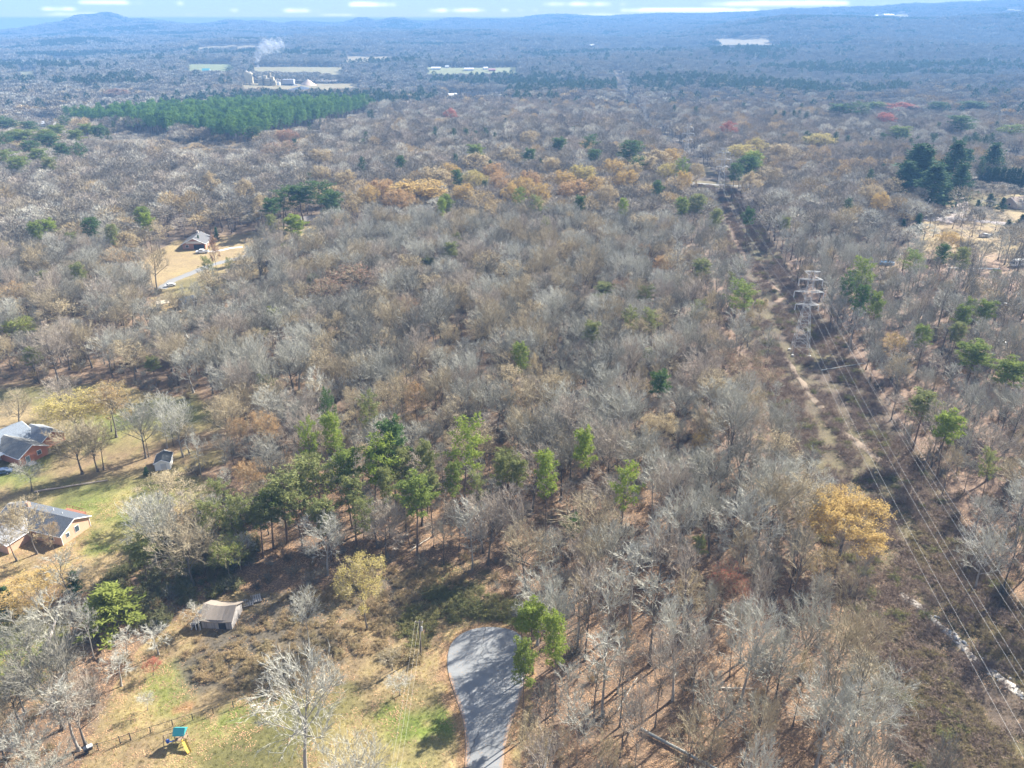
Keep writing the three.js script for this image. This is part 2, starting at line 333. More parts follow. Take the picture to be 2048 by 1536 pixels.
// A leafless broad-leaved tree of about 'h' metres. Returns the trunk, the branches, the ends of its twigs.
function bareShape(seed, o) {
  const R = rng(seed), T = new MB(), B = new MB(), tips = [], h = o.h, rad = o.r, rt = o.trunk ?? h * 0.0125;
  const clear = o.clear * h, stem = limb(T, [0, -0.6, 0], norm([(R() - 0.5) * 0.08, 1, (R() - 0.5) * 0.08]), h * o.stem + 0.6, rt, rt * 0.34, 6, 6, 0.05, 0.12, R);
  { const k = T.p.length; T.tube([[0, -0.3, 0], [0, 0.5, 0], [0, 1.3, 0]], [rt * 1.7, rt * 1.25, rt * 1.0], 6); void k; }
  const limbs = [], cy = clear + (h - clear) * 0.52, ry = (h - clear) * 0.5;
  const env = (p, d) => { const px = p[0] / rad, py = (p[1] - cy) / ry, pz = p[2] / rad, dx = d[0] / rad, dy = d[1] / ry, dz = d[2] / rad, A = dx * dx + dy * dy + dz * dz, Bq = px * dx + py * dy + pz * dz, Cq = px * px + py * py + pz * pz - 1, D = Bq * Bq - A * Cq; return D > 0 ? Math.max(0, (-Bq + Math.sqrt(D)) / A) : 0; };
  const nL = o.limbs, t0 = (clear + 0.6) / (h * o.stem + 0.6);
  for (let k = 0; k < nL; k++) {
    const t = lerp(t0, 0.99, Math.pow(k / (nL - 1), 0.85)), s = stem.at(t), up = (t - t0) / (1 - t0), yaw = k * 2.4 + R() * 0.9;
    const ang = lerp(o.open, 0.2, Math.pow(up, 0.9)) * (0.75 + 0.5 * R());
    const d = norm([Math.sin(ang) * Math.cos(yaw), Math.cos(ang), Math.sin(ang) * Math.sin(yaw)]), reach = Math.max(1.2, env(s.p, d)) * (0.82 + 0.22 * R());
    limbs.push(Object.assign(limb(T, s.p, d, reach, Math.max(0.05, s.r * 0.62), 0.03, 4, 4, o.rise, 0.3, R), { len: reach, from: 0.22 }));
  }
  for (const L of limbs) {
    const n2 = Math.max(3, Math.round(o.n2 * Math.min(1.2, L.len / (h * 0.4))));
    for (let k = 0; k < n2; k++) {
      const t = lerp(L.from, 0.98, (k + R() * 0.6) / n2), s = L.at(t), d2 = aside(s.d, 0.55 + 0.5 * R(), R() * R2), len = Math.min(L.len * lerp(0.55, 0.28, t) * (0.7 + 0.5 * R()), Math.max(0.7, env(s.p, d2) * 0.95));
      const S = limb(B, s.p, d2, len, Math.max(0.05, s.r * 0.55), 0.025, 3, 2, o.rise * 0.8, 0.3, R);
      for (let j = 0; j < o.n3; j++) {
        const t3 = lerp(0.2, 1, (j + R() * 0.7) / o.n3), q = S.at(Math.min(0.99, t3)), l3 = len * (0.35 + 0.3 * R()), d3 = aside(q.d, 0.4 + 0.5 * R(), R() * R2);
        d3[1] += 0.25; const dn = norm(d3), e3 = add(q.p, dn, l3);
        B.tube([q.p, e3], [o.tw * 0.55, o.tw * 0.25], 3);
        for (let m = 0; m < o.n4; m++) {
          const b = add(q.p, dn, l3 * (0.3 + 0.7 * R())), dt = aside(dn, 0.25 + 0.7 * R(), R() * R2); dt[1] += 0.3;
          const lt = (0.6 + 0.9 * R()) * o.tl, dd = norm(dt);
          sprig(B, b, dd, lt, o.tw, R); tips.push([add(b, dd, lt * (0.5 + 0.5 * R())), dd]);
        }
      }
    }
  }
  return { T, B, tips };
}
function leavesOn(seed, tips, share, size, perTip, cull) {
  const R = rng(seed), L = new MB();
  for (const [p] of tips) {
    if (R() > share || (cull && !cull(p, R))) continue;
    for (let k = 0; k < perTip; k++) {
      const c = add(p, [(R() - 0.5) * 0.9, (R() - 0.5) * 0.7, (R() - 0.5) * 0.9]), n = norm([R() - 0.5, R() * 0.9 + 0.1, R() - 0.5]), u = aside(n, Math.PI / 2, R() * R2), w = [n[1] * u[2] - n[2] * u[1], n[2] * u[0] - n[0] * u[2], n[0] * u[1] - n[1] * u[0]], s = size * (0.6 + 0.8 * R());
      L.tri(add(c, u, s), add(add(c, u, -s * 0.5), w, s * 0.6), add(add(c, u, -s * 0.5), w, -s * 0.6));
    }
  }
  return L;
}
// A pine: straight stem, crown in the top part as separate tufts of needles at the ends of boughs.
function pineShape(seed, o) {
  const R = rng(seed), T = new MB(), N = new MB(), h = o.h, rt = h * 0.0105, lean = [(R() - 0.5) * 0.06, 1, (R() - 0.5) * 0.06];
  const stem = limb(T, [0, -0.6, 0], norm(lean), h * 0.96 + 0.6, rt, 0.04, 6, 6, 0.02, 0.05, R);
  const tuft = (c, s) => {
    for (let k = 0; k < o.per; k++) {
      const d = norm([R() - 0.5, R() * 1.1 - 0.35, R() - 0.5]), q = add(c, d, s * (0.25 + 0.5 * R())), e = aside(d, 0.6 + 0.9 * R(), R() * R2), f = aside(d, 1.57, R() * R2), l = s * o.leaf * (0.7 + 0.6 * R());
      N.tri(add(q, f, l * 0.3), add(q, f, -l * 0.3), add(q, e, l));
    }
  };
  for (let k = 0; k < o.boughs; k++) {
    const t = lerp(o.base, 0.985, Math.pow((k + R() * 0.6) / o.boughs, 0.8)), up = (t - o.base) / (1 - o.base), s = stem.at(t), yaw = k * 2.39996 + R() * 0.8;
    const wide = o.r * o.shape(up) * (0.65 + 0.5 * R()), ang = lerp(o.low, o.top ?? 0.55, up);
    const d = norm([Math.sin(ang) * Math.cos(yaw), Math.cos(ang), Math.sin(ang) * Math.sin(yaw)]);
    const L = limb(T, s.p, d, Math.max(0.4, wide), 0.02 + 0.055 * (1 - up), 0.015, 3, 2, 0.35, 0.2, R);
    const n = Math.max(2, Math.round(wide * o.tufts));
    for (let j = 0; j < n; j++) { const q = L.at(Math.min(0.999, lerp(0.28, 1, (j + R() * 0.8) / n))), off = o.size * 0.7; tuft(add(q.p, [(R() - 0.5) * off, R() * off * 0.6, (R() - 0.5) * off]), o.size * (0.7 + 0.5 * R())); }
  }
  return { T, N };
}
function bushShape(seed, o) {                  // stems and twigs from the ground, with or without leaves
  const R = rng(seed), B = new MB(), L = new MB();
  for (let k = 0; k < o.stems; k++) {
    const yaw = R() * R2, a = 0.15 + 0.9 * R(), d = norm([Math.sin(a) * Math.cos(yaw), Math.cos(a), Math.sin(a) * Math.sin(yaw)]), b = [(R() - 0.5) * o.w, -0.1, (R() - 0.5) * o.w], len = o.h * (0.5 + 0.6 * R());
    const e = add(b, d, len);
    B.tube([b, e], [0.025, 0.01], 3);
    for (let j = 0; j < o.twigs; j++) {
      const q = add(b, d, len * (0.3 + 0.7 * R())), dd = aside(d, 0.3 + 0.8 * R(), R() * R2), l = o.h * (0.2 + 0.25 * R());
      sprig(B, q, dd, l, 0.045, R);
      for (let m = 0; m < (o.leaves ?? 0); m++) { const c = add(add(q, dd, l * R()), [(R() - 0.5) * 0.4, (R() - 0.5) * 0.3, (R() - 0.5) * 0.4]), n = norm([R() - 0.5, R(), R() - 0.5]), u = aside(n, 1.57, R() * R2), v = aside(n, 1.57, R() * R2), s = o.leaf * (0.6 + 0.8 * R()); L.tri(add(c, u, s), add(c, v, s), add(c, add(u, v), -s * 0.6)); }
    }
  }
  return { B, L };
}

// materials: bark, twig and leaf colours of the kinds
const M = {
  bark: mat(0.13, 0.113, 0.097), barkDark: mat(0.075, 0.066, 0.058), barkPine: mat(0.15, 0.11, 0.085), barkPale: mat(0.28, 0.26, 0.23),
  twig: [mat(0.34, 0.325, 0.265), mat(0.43, 0.415, 0.35), mat(0.36, 0.3, 0.195), mat(0.37, 0.315, 0.25), mat(0.21, 0.195, 0.155)],
  pine: [leafMat(0.18, 0.225, 0.05, 0.42), leafMat(0.085, 0.14, 0.04, 0.38), leafMat(0.23, 0.285, 0.05, 0.42), leafMat(0.21, 0.225, 0.08, 0.42)],
  dark: leafMat(0.055, 0.105, 0.04, 0.25),
  gold: leafMat(0.5, 0.35, 0.12), orange: leafMat(0.45, 0.29, 0.14), yellow: leafMat(0.47, 0.39, 0.13), tan: leafMat(0.45, 0.36, 0.21), red: leafMat(0.42, 0.13, 0.08), russet: leafMat(0.33, 0.19, 0.13), lime: leafMat(0.215, 0.245, 0.05), holly: leafMat(0.05, 0.09, 0.03),
};
for (const list of Object.values(M)) for (const m of [].concat(list)) m.side = THREE.DoubleSide;
const TINT = ['ash grey', 'silvery', 'brownish', 'pinkish', 'dull grey'];

// prototypes: [{h, r, parts: [[name, geometry, material key]]}]
const P = {};
const bareOpt = [
  { h: 20, r: 4.8, clear: 0.4, stem: 0.68, limbs: 10, open: 1.15, rise: 0.16, n2: 8, n3: 4, n4: 6, tw: 0.062, tl: 0.95 },
  { h: 19, r: 5.6, clear: 0.34, stem: 0.52, limbs: 9, open: 1.2, rise: 0.14, n2: 9, n3: 4, n4: 6, tw: 0.062, tl: 1.0 },
  { h: 22, r: 3.8, clear: 0.45, stem: 0.82, limbs: 12, open: 0.95, rise: 0.25, n2: 7, n3: 4, n4: 6, tw: 0.058, tl: 0.85 },
  { h: 18, r: 4.8, clear: 0.36, stem: 0.48, limbs: 8, open: 1.0, rise: 0.12, n2: 10, n3: 4, n4: 6, tw: 0.062, tl: 0.95 },
  { h: 18, r: 4.2, clear: 0.3, stem: 0.6, limbs: 10, open: 1.25, rise: 0.1, n2: 7, n3: 4, n4: 6, tw: 0.062, tl: 0.9 },
];
const bareSets = bareOpt.map((o, k) => bareShape(101 + k * 7, o));
P.bare = bareSets.map((s, k) => ({ h: bareOpt[k].h, r: bareOpt[k].r, parts: [['trunk', s.T.geo(), 'bark'], ['branches', s.B.geo(), 'twig']] }));
const big = { h: 22, r: 7.5, clear: 0.3, stem: 0.58, limbs: 12, open: 1.2, rise: 0.14, n2: 10, n3: 5, n4: 6, tw: 0.058, tl: 1.05, trunk: 0.4 };
const bigSets = [bareShape(911, big), bareShape(917, { ...big, clear: 0.24, stem: 0.42, limbs: 10, open: 1.05, n2: 11 })];
P.big = bigSets.map((s) => ({ h: 22, r: 7.5, parts: [['trunk', s.T.geo(), 'bark'], ['branches', s.B.geo(), 'twig']] }));
P.leafy = [0, 1, 3].map((k) => ({ h: bareOpt[k].h, r: bareOpt[k].r, parts: [['trunk', P.bare[k].parts[0][1], 'bark'], ['branches', P.bare[k].parts[1][1], 'twig'], ['foliage', leavesOn(300 + k, bareSets[k].tips, 0.9, 0.27, 2).geo(), 'leaf']] }));
P.sparse = [0, 1, 3].map((k) => ({ h: bareOpt[k].h, r: bareOpt[k].r, parts: [['trunk', P.bare[k].parts[0][1], 'bark'], ['branches', P.bare[k].parts[1][1], 'twig'], ['foliage', leavesOn(330 + k, bareSets[k].tips, 0.5, 0.22, 1).geo(), 'leaf']] }));
P.fineLeafy = [0, 1, 3].map((k) => ({ h: bareOpt[k].h, r: bareOpt[k].r, parts: [...P.bare[k].parts, ['foliage', leavesOn(370 + k, bareSets[k].tips, 0.8, 0.13, 5).geo(), 'leaf']] }));
P.fineSparse = [0, 1, 3].map((k) => ({ h: bareOpt[k].h, r: bareOpt[k].r, parts: [...P.bare[k].parts, ['foliage', leavesOn(380 + k, bareSets[k].tips, 0.4, 0.11, 4).geo(), 'leaf']] }));
P.bigLeafy = [{ h: 22, r: 7.5, parts: [...P.big[1].parts, ['foliage', leavesOn(351, bigSets[1].tips, 0.9, 0.16, 6).geo(), 'leaf']] }];
const round = (u) => 1.18 * Math.sqrt(Math.max(0.1, 1 - Math.pow((u - 0.4) / 0.74, 2))), cone = (u) => Math.max(0.1, 1 - u * 0.92);
const pineOpt = [
  { h: 24, r: 3.3, base: 0.6, boughs: 30, shape: round, low: 1.5, top: 0.95, tufts: 1.6, size: 1.05, per: 26, leaf: 0.5 },
  { h: 22, r: 3.0, base: 0.52, boughs: 30, shape: round, low: 1.55, top: 0.9, tufts: 1.6, size: 1.0, per: 26, leaf: 0.5 },
  { h: 20, r: 3.8, base: 0.5, boughs: 24, shape: round, low: 1.6, top: 1.0, tufts: 1.4, size: 1.05, per: 22, leaf: 0.48 },
];
P.pine = pineOpt.map((o, k) => { const s = pineShape(500 + k * 3, o); return { h: o.h, r: o.r, parts: [['trunk', s.T.geo(), 'barkPine'], ['needles', s.N.geo(), 'needle']] }; });
P.cedar = [{ h: 12, r: 3.2, base: 0.08, boughs: 54, shape: cone, low: 1.35, tufts: 1.6, size: 0.62, per: 15, leaf: 0.75 }, { h: 20, r: 4.6, base: 0.1, boughs: 62, shape: (u) => Math.max(0.14, 1 - u * u * 0.85), low: 1.4, tufts: 1.3, size: 0.9, per: 14, leaf: 0.75 }].map((o, k) => { const s = pineShape(560 + k * 5, o); return { h: o.h, r: o.r, parts: [['trunk', s.T.geo(), 'barkDark'], ['foliage', s.N.geo(), 'needle']] }; });
{
  const s = bushShape(700, { stems: 26, w: 0.9, h: 2.2, twigs: 14 }), l = bushShape(703, { stems: 24, w: 1.2, h: 1.9, twigs: 10, leaves: 3, leaf: 0.085 }), e = bushShape(709, { stems: 26, w: 1.2, h: 2.2, twigs: 10, leaves: 8, leaf: 0.12 });
  P.brush = [{ h: 2.2, r: 1.6, parts: [['stems', s.B.geo(), 'twig']] }];
  P.shrub = [{ h: 2, r: 1.5, parts: [['stems', l.B.geo(), 'twig'], ['foliage', l.L.geo(), 'leaf']] }];
  P.bush = [{ h: 2.4, r: 1.8, parts: [['stems', e.B.geo(), 'twig'], ['foliage', e.L.geo(), 'leaf']] }];
}

// ------------------------------------------------------------------ trees: where they stand
// top: the pixel of the tree's top, w: crown width in pixels, h: height in metres; the foot follows from the height.
const trees = [];
const spot = new Map(), cellKey = (x, z) => Math.round(x / 6) + ',' + Math.round(z / 6);
function put(kind, x, z, h, r, o = {}) {
  const at0 = Math.hypot(x, z); if (at0 < 330 && kind === 'leafy') kind = 'fineLeafy'; if (at0 < 330 && kind === 'sparse') kind = 'fineSparse';
  const t = { kind, x, z, y: H(x, z), h, r, turn: hash(Math.round(x * 10), Math.round(z * 10), 5) * R2, v: Math.floor(hash(Math.round(x * 10), Math.round(z * 10), 6) * 64), ...o };
  trees.push(t); const k = cellKey(x, z); if (!spot.has(k)) spot.set(k, []); spot.get(k).push(t);
  return t;
}
function near(x, z, d) {
  for (let i = -1; i <= 1; i++) for (let j = -1; j <= 1; j++) for (const t of spot.get(Math.round(x / 6) + i + ',' + (Math.round(z / 6) + j)) ?? []) if (Math.hypot(t.x - x, t.z - z) < Math.max(d, t.set ? t.r * 0.75 : 0)) return true;
  return false;
}
const shown = [];                             // crowns that the photograph shows free: nearer trees stay low enough not to hide them
function lowered(x, z, h) {
  const [px, py, d] = toPix(x, H(x, z) + h, z);
  for (const s of shown) if (d < s[4] - 3 && px > s[0] && px < s[1] && py > s[2] - 40 && py < s[3]) { const g = toPix(x, H(x, z), z)[1], f = (g - s[3]) / (g - py); h = Math.min(h, Math.max(0.45, f) * h); }
  return h;
}
function byTop(kind, px, py, w, h, o = {}) {
  if (at(px, py, h).z < -420) h = Math.max(h, kind === 'cedar' ? h : 21);
  const t = byTop0(kind, px, py, w, h, o), f = toPix(t.x, t.y, t.z), share = kind === 'pine' ? 0.36 : 0.42; t.set = true;
  shown.push([px - w * 0.6, px + w * 0.6, py, py + (f[1] - py) * share, f[2]]);
  return t;
}
function byTop0(kind, px, py, w, h, o) { const g = at(px, py, h * 0.97), q = toPix(g.x, g.y + h * 0.8, g.z); return put(kind, g.x, g.z, h, w * q[2] / FOCAL / 2, o); }
function byFoot(kind, px, py, h, r, o) { const g = at(px, py); return put(kind, g.x, g.z, h, r, o); }
const PINES = [                               // top x, y, width, height, needle tint (0 green, 1 dark, 2 bright, 3 olive)
  [925, 853, 78, 25, 2], [782, 850, 68, 26, 1], [738, 888, 84, 24, 2], [690, 905, 60, 22, 0], [825, 962, 78, 21, 0], [1095, 915, 52, 24, 2], [1170, 868, 48, 24, 2], [1246, 934, 60, 22, 2], [635, 915, 96, 20, 3], [555, 945, 104, 20, 3], [480, 990, 60, 17, 3], [665, 836, 46, 22, 2], [612, 856, 46, 22, 2], [658, 792, 34, 22, 1], [735, 800, 48, 20, 3], [848, 892, 44, 20, 3], [1003, 915, 42, 18, 3], [1037, 922, 44, 18, 3], [900, 930, 40, 18, 0], [1320, 748, 46, 18, 1], [1046, 690, 36, 20, 0], [420, 1000, 60, 15, 3], [510, 1010, 54, 15, 3], [770, 945, 40, 19, 3], [1140, 1035, 44, 9, 1], [590, 980, 70, 17, 3], [650, 1000, 60, 17, 3], [700, 960, 60, 19, 3], [460, 1030, 56, 13, 3], [530, 985, 60, 16, 0], [760, 900, 60, 21, 0], [860, 950, 46, 18, 3], [800, 905, 50, 20, 3], [720, 1000, 46, 17, 3], [600, 920, 50, 19, 3], [960, 950, 40, 17, 3], [440, 960, 50, 14, 3],
  [1068, 1212, 62, 17, 2], [1116, 1240, 56, 22, 2], [1046, 1292, 52, 22, 0], [1045, 1228, 34, 10, 2],
  [1410, 520, 38, 17, 3], [1500, 570, 66, 22, 0], [1205, 570, 46, 12, 3], [1290, 578, 44, 12, 3], [900, 488, 34, 16, 3], [855, 517, 34, 10, 3], [1390, 392, 40, 22, 3], [1370, 398, 30, 22, 0], [1365, 322, 34, 24, 0], [1255, 284, 52, 28, 1], [1270, 318, 40, 20, 1], [916, 343, 26, 22, 1], [1035, 378, 30, 20, 0], [1080, 395, 34, 16, 3], [890, 393, 30, 16, 0], [880, 400, 20, 16, 2], [1120, 278, 36, 22, 1], [1175, 272, 36, 24, 1], [1060, 300, 30, 20, 1], [1185, 300, 34, 18, 1], [1315, 365, 24, 20, 1], [1160, 395, 26, 20, 1], [950, 292, 40, 20, 0], [1245, 400, 22, 14, 2], [800, 315, 22, 18, 1],
  [558, 378, 66, 24, 1], [600, 374, 56, 24, 1], [640, 364, 66, 26, 1], [660, 385, 50, 24, 1], [585, 435, 46, 14, 2], [540, 400, 40, 20, 1], [276, 418, 34, 20, 0], [92, 442, 40, 18, 2], [72, 446, 30, 16, 0], [172, 440, 38, 16, 1], [290, 430, 30, 17, 2],
  [1735, 520, 66, 26, 0], [1700, 556, 44, 22, 1], [1722, 575, 46, 24, 1], [1755, 590, 40, 22, 1], [1840, 508, 62, 18, 0], [1890, 490, 40, 18, 1], [1950, 690, 96, 19, 0], [2030, 725, 90, 20, 0], [1850, 790, 86, 19, 3], [1905, 832, 84, 20, 2], [1975, 605, 60, 18, 1], [1930, 615, 50, 18, 1], [1855, 655, 50, 16, 0], [1990, 905, 50, 16, 3], [1945, 600, 40, 16, 0],
  [1490, 315, 50, 26, 1], [1515, 305, 40, 26, 2], [1470, 330, 34, 24, 1], [1300, 700, 30, 10, 3], [1680, 210, 50, 24, 1], [1720, 208, 50, 26, 1], [1760, 205, 40, 22, 0], [1930, 235, 60, 28, 1], [1800, 255, 50, 24, 0], [40, 262, 60, 22, 0], [20, 240, 50, 22, 1], [100, 268, 50, 24, 1], [15, 300, 60, 22, 0], [130, 235, 30, 22, 1], [1870, 205, 40, 22, 1], [1960, 205, 60, 22, 1], [2020, 250, 60, 20, 0], [460, 235, 30, 14, 0], [500, 255, 36, 14, 1], [160, 290, 30, 12, 1], [1435, 420, 30, 14, 3], [8, 232, 40, 24, 1], [30, 262, 44, 22, 0], [60, 245, 40, 22, 1], [85, 262, 40, 22, 0], [112, 252, 40, 22, 0], [50, 285, 44, 22, 1], [75, 300, 40, 20, 0], [25, 318, 46, 20, 0], [5, 270, 40, 22, 1], [120, 290, 36, 20, 1], [95, 318, 36, 18, 3], [150, 262, 36, 22, 0], [170, 250, 36, 22, 0], [200, 252, 36, 22, 1], [1500, 420, 26, 14, 1],
];
for (const [x, y, w, h, c] of PINES) byTop('pine', x, y, x > 1680 && y > 480 ? w * 0.76 : w, h, { tint: x > 1680 && y > 580 && c === 1 ? 0 : c });
const DARK = [[1845, 290, 130, 37], [1915, 285, 100, 38], [1872, 330, 120, 30], [1825, 325, 90, 29], [1930, 330, 70, 28], [1990, 288, 80, 30], [1860, 300, 90, 35], [1892, 372, 46, 13], [1840, 428, 44, 14], [1810, 440, 30, 10], [1985, 388, 40, 9], [2008, 396, 34, 9], [2022, 440, 44, 7], [2046, 430, 40, 8], [1960, 400, 30, 8], [505, 415, 30, 9], [140, 1145, 60, 6.5], [5, 1178, 62, 7], [290, 935, 20, 2.6], [1860, 395, 30, 9], [1940, 300, 50, 22], [395, 470, 14, 7], [430, 455, 20, 8]];
for (const [x, y, w, h] of DARK) byTop('cedar', x, y, w, h, { v: h > 15 ? 1 : 0, tint: 0 });
for (let k = 0; k < 22; k++) { const p = at(1958 + k * 5.4, 376 + k * 0.3, 0); put('cedar', p.x, p.z, 14.5 + hash(k, 3) * 1.5, 4.3, { v: 0, tint: 1, set: true }); }
byTop('cedar', 215, 1178, 118, 10.5, { v: 1, tint: 2, r: 8 });
const LEAFY = [                               // kind, top x, y, width, height, leaf
  ['bigLeafy', 1700, 1002, 166, 16.5, 'gold'], ['leafy', 722, 1128, 105, 17, 'yellow'], ['leafy', 830, 365, 110, 15, 'gold'], ['leafy', 795, 385, 60, 14, 'orange'], ['leafy', 950, 345, 50, 17, 'yellow'], ['leafy', 1044, 360, 54, 17, 'gold'], ['leafy', 1130, 345, 46, 17, 'gold'], ['leafy', 1165, 333, 48, 17, 'yellow'], ['leafy', 1190, 358, 44, 16, 'gold'], ['leafy', 1150, 365, 60, 15, 'orange'], ['leafy', 870, 338, 60, 15, 'tan'], ['leafy', 1230, 322, 46, 15, 'gold'], ['leafy', 1255, 345, 44, 15, 'gold'], ['leafy', 1085, 372, 44, 15, 'gold'], ['leafy', 1020, 372, 40, 15, 'gold'], ['leafy', 985, 330, 46, 15, 'orange'], ['leafy', 1340, 300, 44, 15, 'gold'], ['leafy', 1370, 345, 30, 15, 'gold'], ['leafy', 1560, 290, 50, 15, 'tan'], ['leafy', 1515, 280, 46, 15, 'yellow'], ['leafy', 520, 395, 40, 15, 'tan'], ['leafy', 690, 345, 44, 15, 'tan'], ['leafy', 640, 300, 40, 15, 'tan'], ['leafy', 250, 470, 50, 15, 'tan'], ['leafy', 1290, 315, 50, 15, 'tan'], ['leafy', 1000, 350, 50, 15, 'orange'], ['leafy', 1020, 300, 46, 15, 'tan'], ['leafy', 700, 388, 40, 15, 'tan'], ['leafy', 735, 376, 44, 15, 'gold'], ['leafy', 1100, 318, 44, 15, 'tan'], ['leafy', 925, 372, 40, 15, 'gold'], ['leafy', 1215, 375, 40, 15, 'tan'], ['leafy', 1395, 330, 30, 15, 'tan'], ['sparse', 1440, 310, 40, 15, 'tan'], ['leafy', 900, 330, 40, 16, 'gold'], ['leafy', 760, 362, 50, 14, 'orange'], ['leafy', 1060, 345, 40, 16, 'orange'], ['sparse', 960, 383, 60, 15, 'gold'], ['leafy', 955, 312, 60, 15, 'tan'], ['leafy', 1265, 330, 40, 16, 'tan'], ['leafy', 1310, 305, 60, 17, 'tan'], ['leafy', 1335, 330, 44, 16, 'yellow'], ['leafy', 1480, 292, 64, 20, 'yellow'], ['leafy', 1640, 270, 66, 19, 'yellow'], ['sparse', 1540, 335, 60, 18, 'tan'], ['leafy', 1505, 350, 50, 17, 'tan'], ['sparse', 1590, 300, 50, 17, 'tan'], ['leafy', 1060, 265, 40, 15, 'tan'], ['leafy', 1745, 375, 50, 17, 'tan'], ['leafy', 1765, 390, 34, 14, 'gold'], ['sparse', 1790, 360, 50, 17, 'tan'], ['sparse', 1690, 420, 50, 15, 'tan'], ['sparse', 1250, 290, 40, 16, 'tan'],
  ['sparse', 210, 775, 110, 17, 'gold'], ['leafy', 130, 795, 120, 15, 'yellow'], ['leafy', 205, 782, 60, 14, 'orange'], ['leafy', 496, 925, 60, 13, 'orange'], ['leafy', 470, 840, 44, 14, 'orange'], ['leafy', 525, 828, 56, 15, 'orange'], ['leafy', 832, 772, 46, 16, 'orange'], ['sparse', 770, 770, 60, 17, 'tan'], ['sparse', 705, 780, 50, 15, 'tan'], ['leafy', 1320, 835, 70, 15, 'tan'], ['leafy', 1410, 868, 50, 11, 'gold'], ['leafy', 1290, 490, 26, 14, 'orange'], ['leafy', 1322, 515, 34, 13, 'orange'], ['leafy', 1790, 672, 52, 13, 'gold'], ['leafy', 1900, 468, 50, 13, 'gold'], ['sparse', 1870, 478, 46, 13, 'tan'], ['leafy', 60, 1165, 120, 7, 'gold'], ['leafy', 445, 1085, 72, 11, 'lime'], ['leafy', 375, 1225, 44, 4.5, 'orange'], ['sparse', 45, 1010, 100, 14, 'tan'], ['sparse', 95, 1050, 36, 9, 'orange'], ['sparse', 5, 1030, 70, 13, 'tan'], ['sparse', 330, 960, 120, 12, 'tan'], ['leafy', 1070, 715, 30, 16, 'tan'], ['sparse', 960, 640, 80, 16, 'tan'], ['sparse', 895, 650, 50, 14, 'tan'], ['sparse', 20, 570, 60, 14, 'orange'], ['sparse', 230, 500, 60, 15, 'orange'], ['sparse', 310, 445, 60, 17, 'tan'], ['leafy', 485, 365, 40, 16, 'tan'], ['leafy', 1525, 600, 24, 10, 'tan'], ['sparse', 1445, 480, 40, 14, 'tan'], ['sparse', 1650, 1110, 70, 11, 'gold'], ['sparse', 120, 610, 90, 15, 'tan'], ['sparse', 225, 620, 70, 13, 'tan'], ['leafy', 30, 640, 60, 12, 'lime'], ['leafy', 640, 335, 40, 14, 'tan'], ['leafy', 420, 350, 40, 14, 'tan'],
  ['leafy', 1800, 208, 62, 19, 'red'], ['leafy', 1775, 228, 40, 16, 'red'], ['leafy', 1460, 247, 36, 14, 'red'], ['leafy', 570, 262, 46, 17, 'russet'], ['leafy', 900, 220, 30, 15, 'red'], ['sparse', 700, 535, 100, 17, 'russet'], ['sparse', 650, 560, 70, 16, 'russet'], ['sparse', 1452, 1132, 70, 12, 'red'], ['sparse', 1490, 1170, 60, 10, 'red'], ['leafy', 300, 1322, 34, 3.6, 'red'], ['sparse', 1500, 715, 90, 12, 'russet'], ['sparse', 1540, 740, 60, 11, 'russet'], ['leafy', 235, 180, 50, 17, 'russet'], ['sparse', 560, 285, 70, 16, 'russet'], ['leafy', 425, 478, 20, 6, 'russet'], ['sparse', 1450, 700, 70, 14, 'russet'],
];
for (const [k, x, y, w, h, leaf] of LEAFY) byTop(k, x, y, w, h, { leaf });
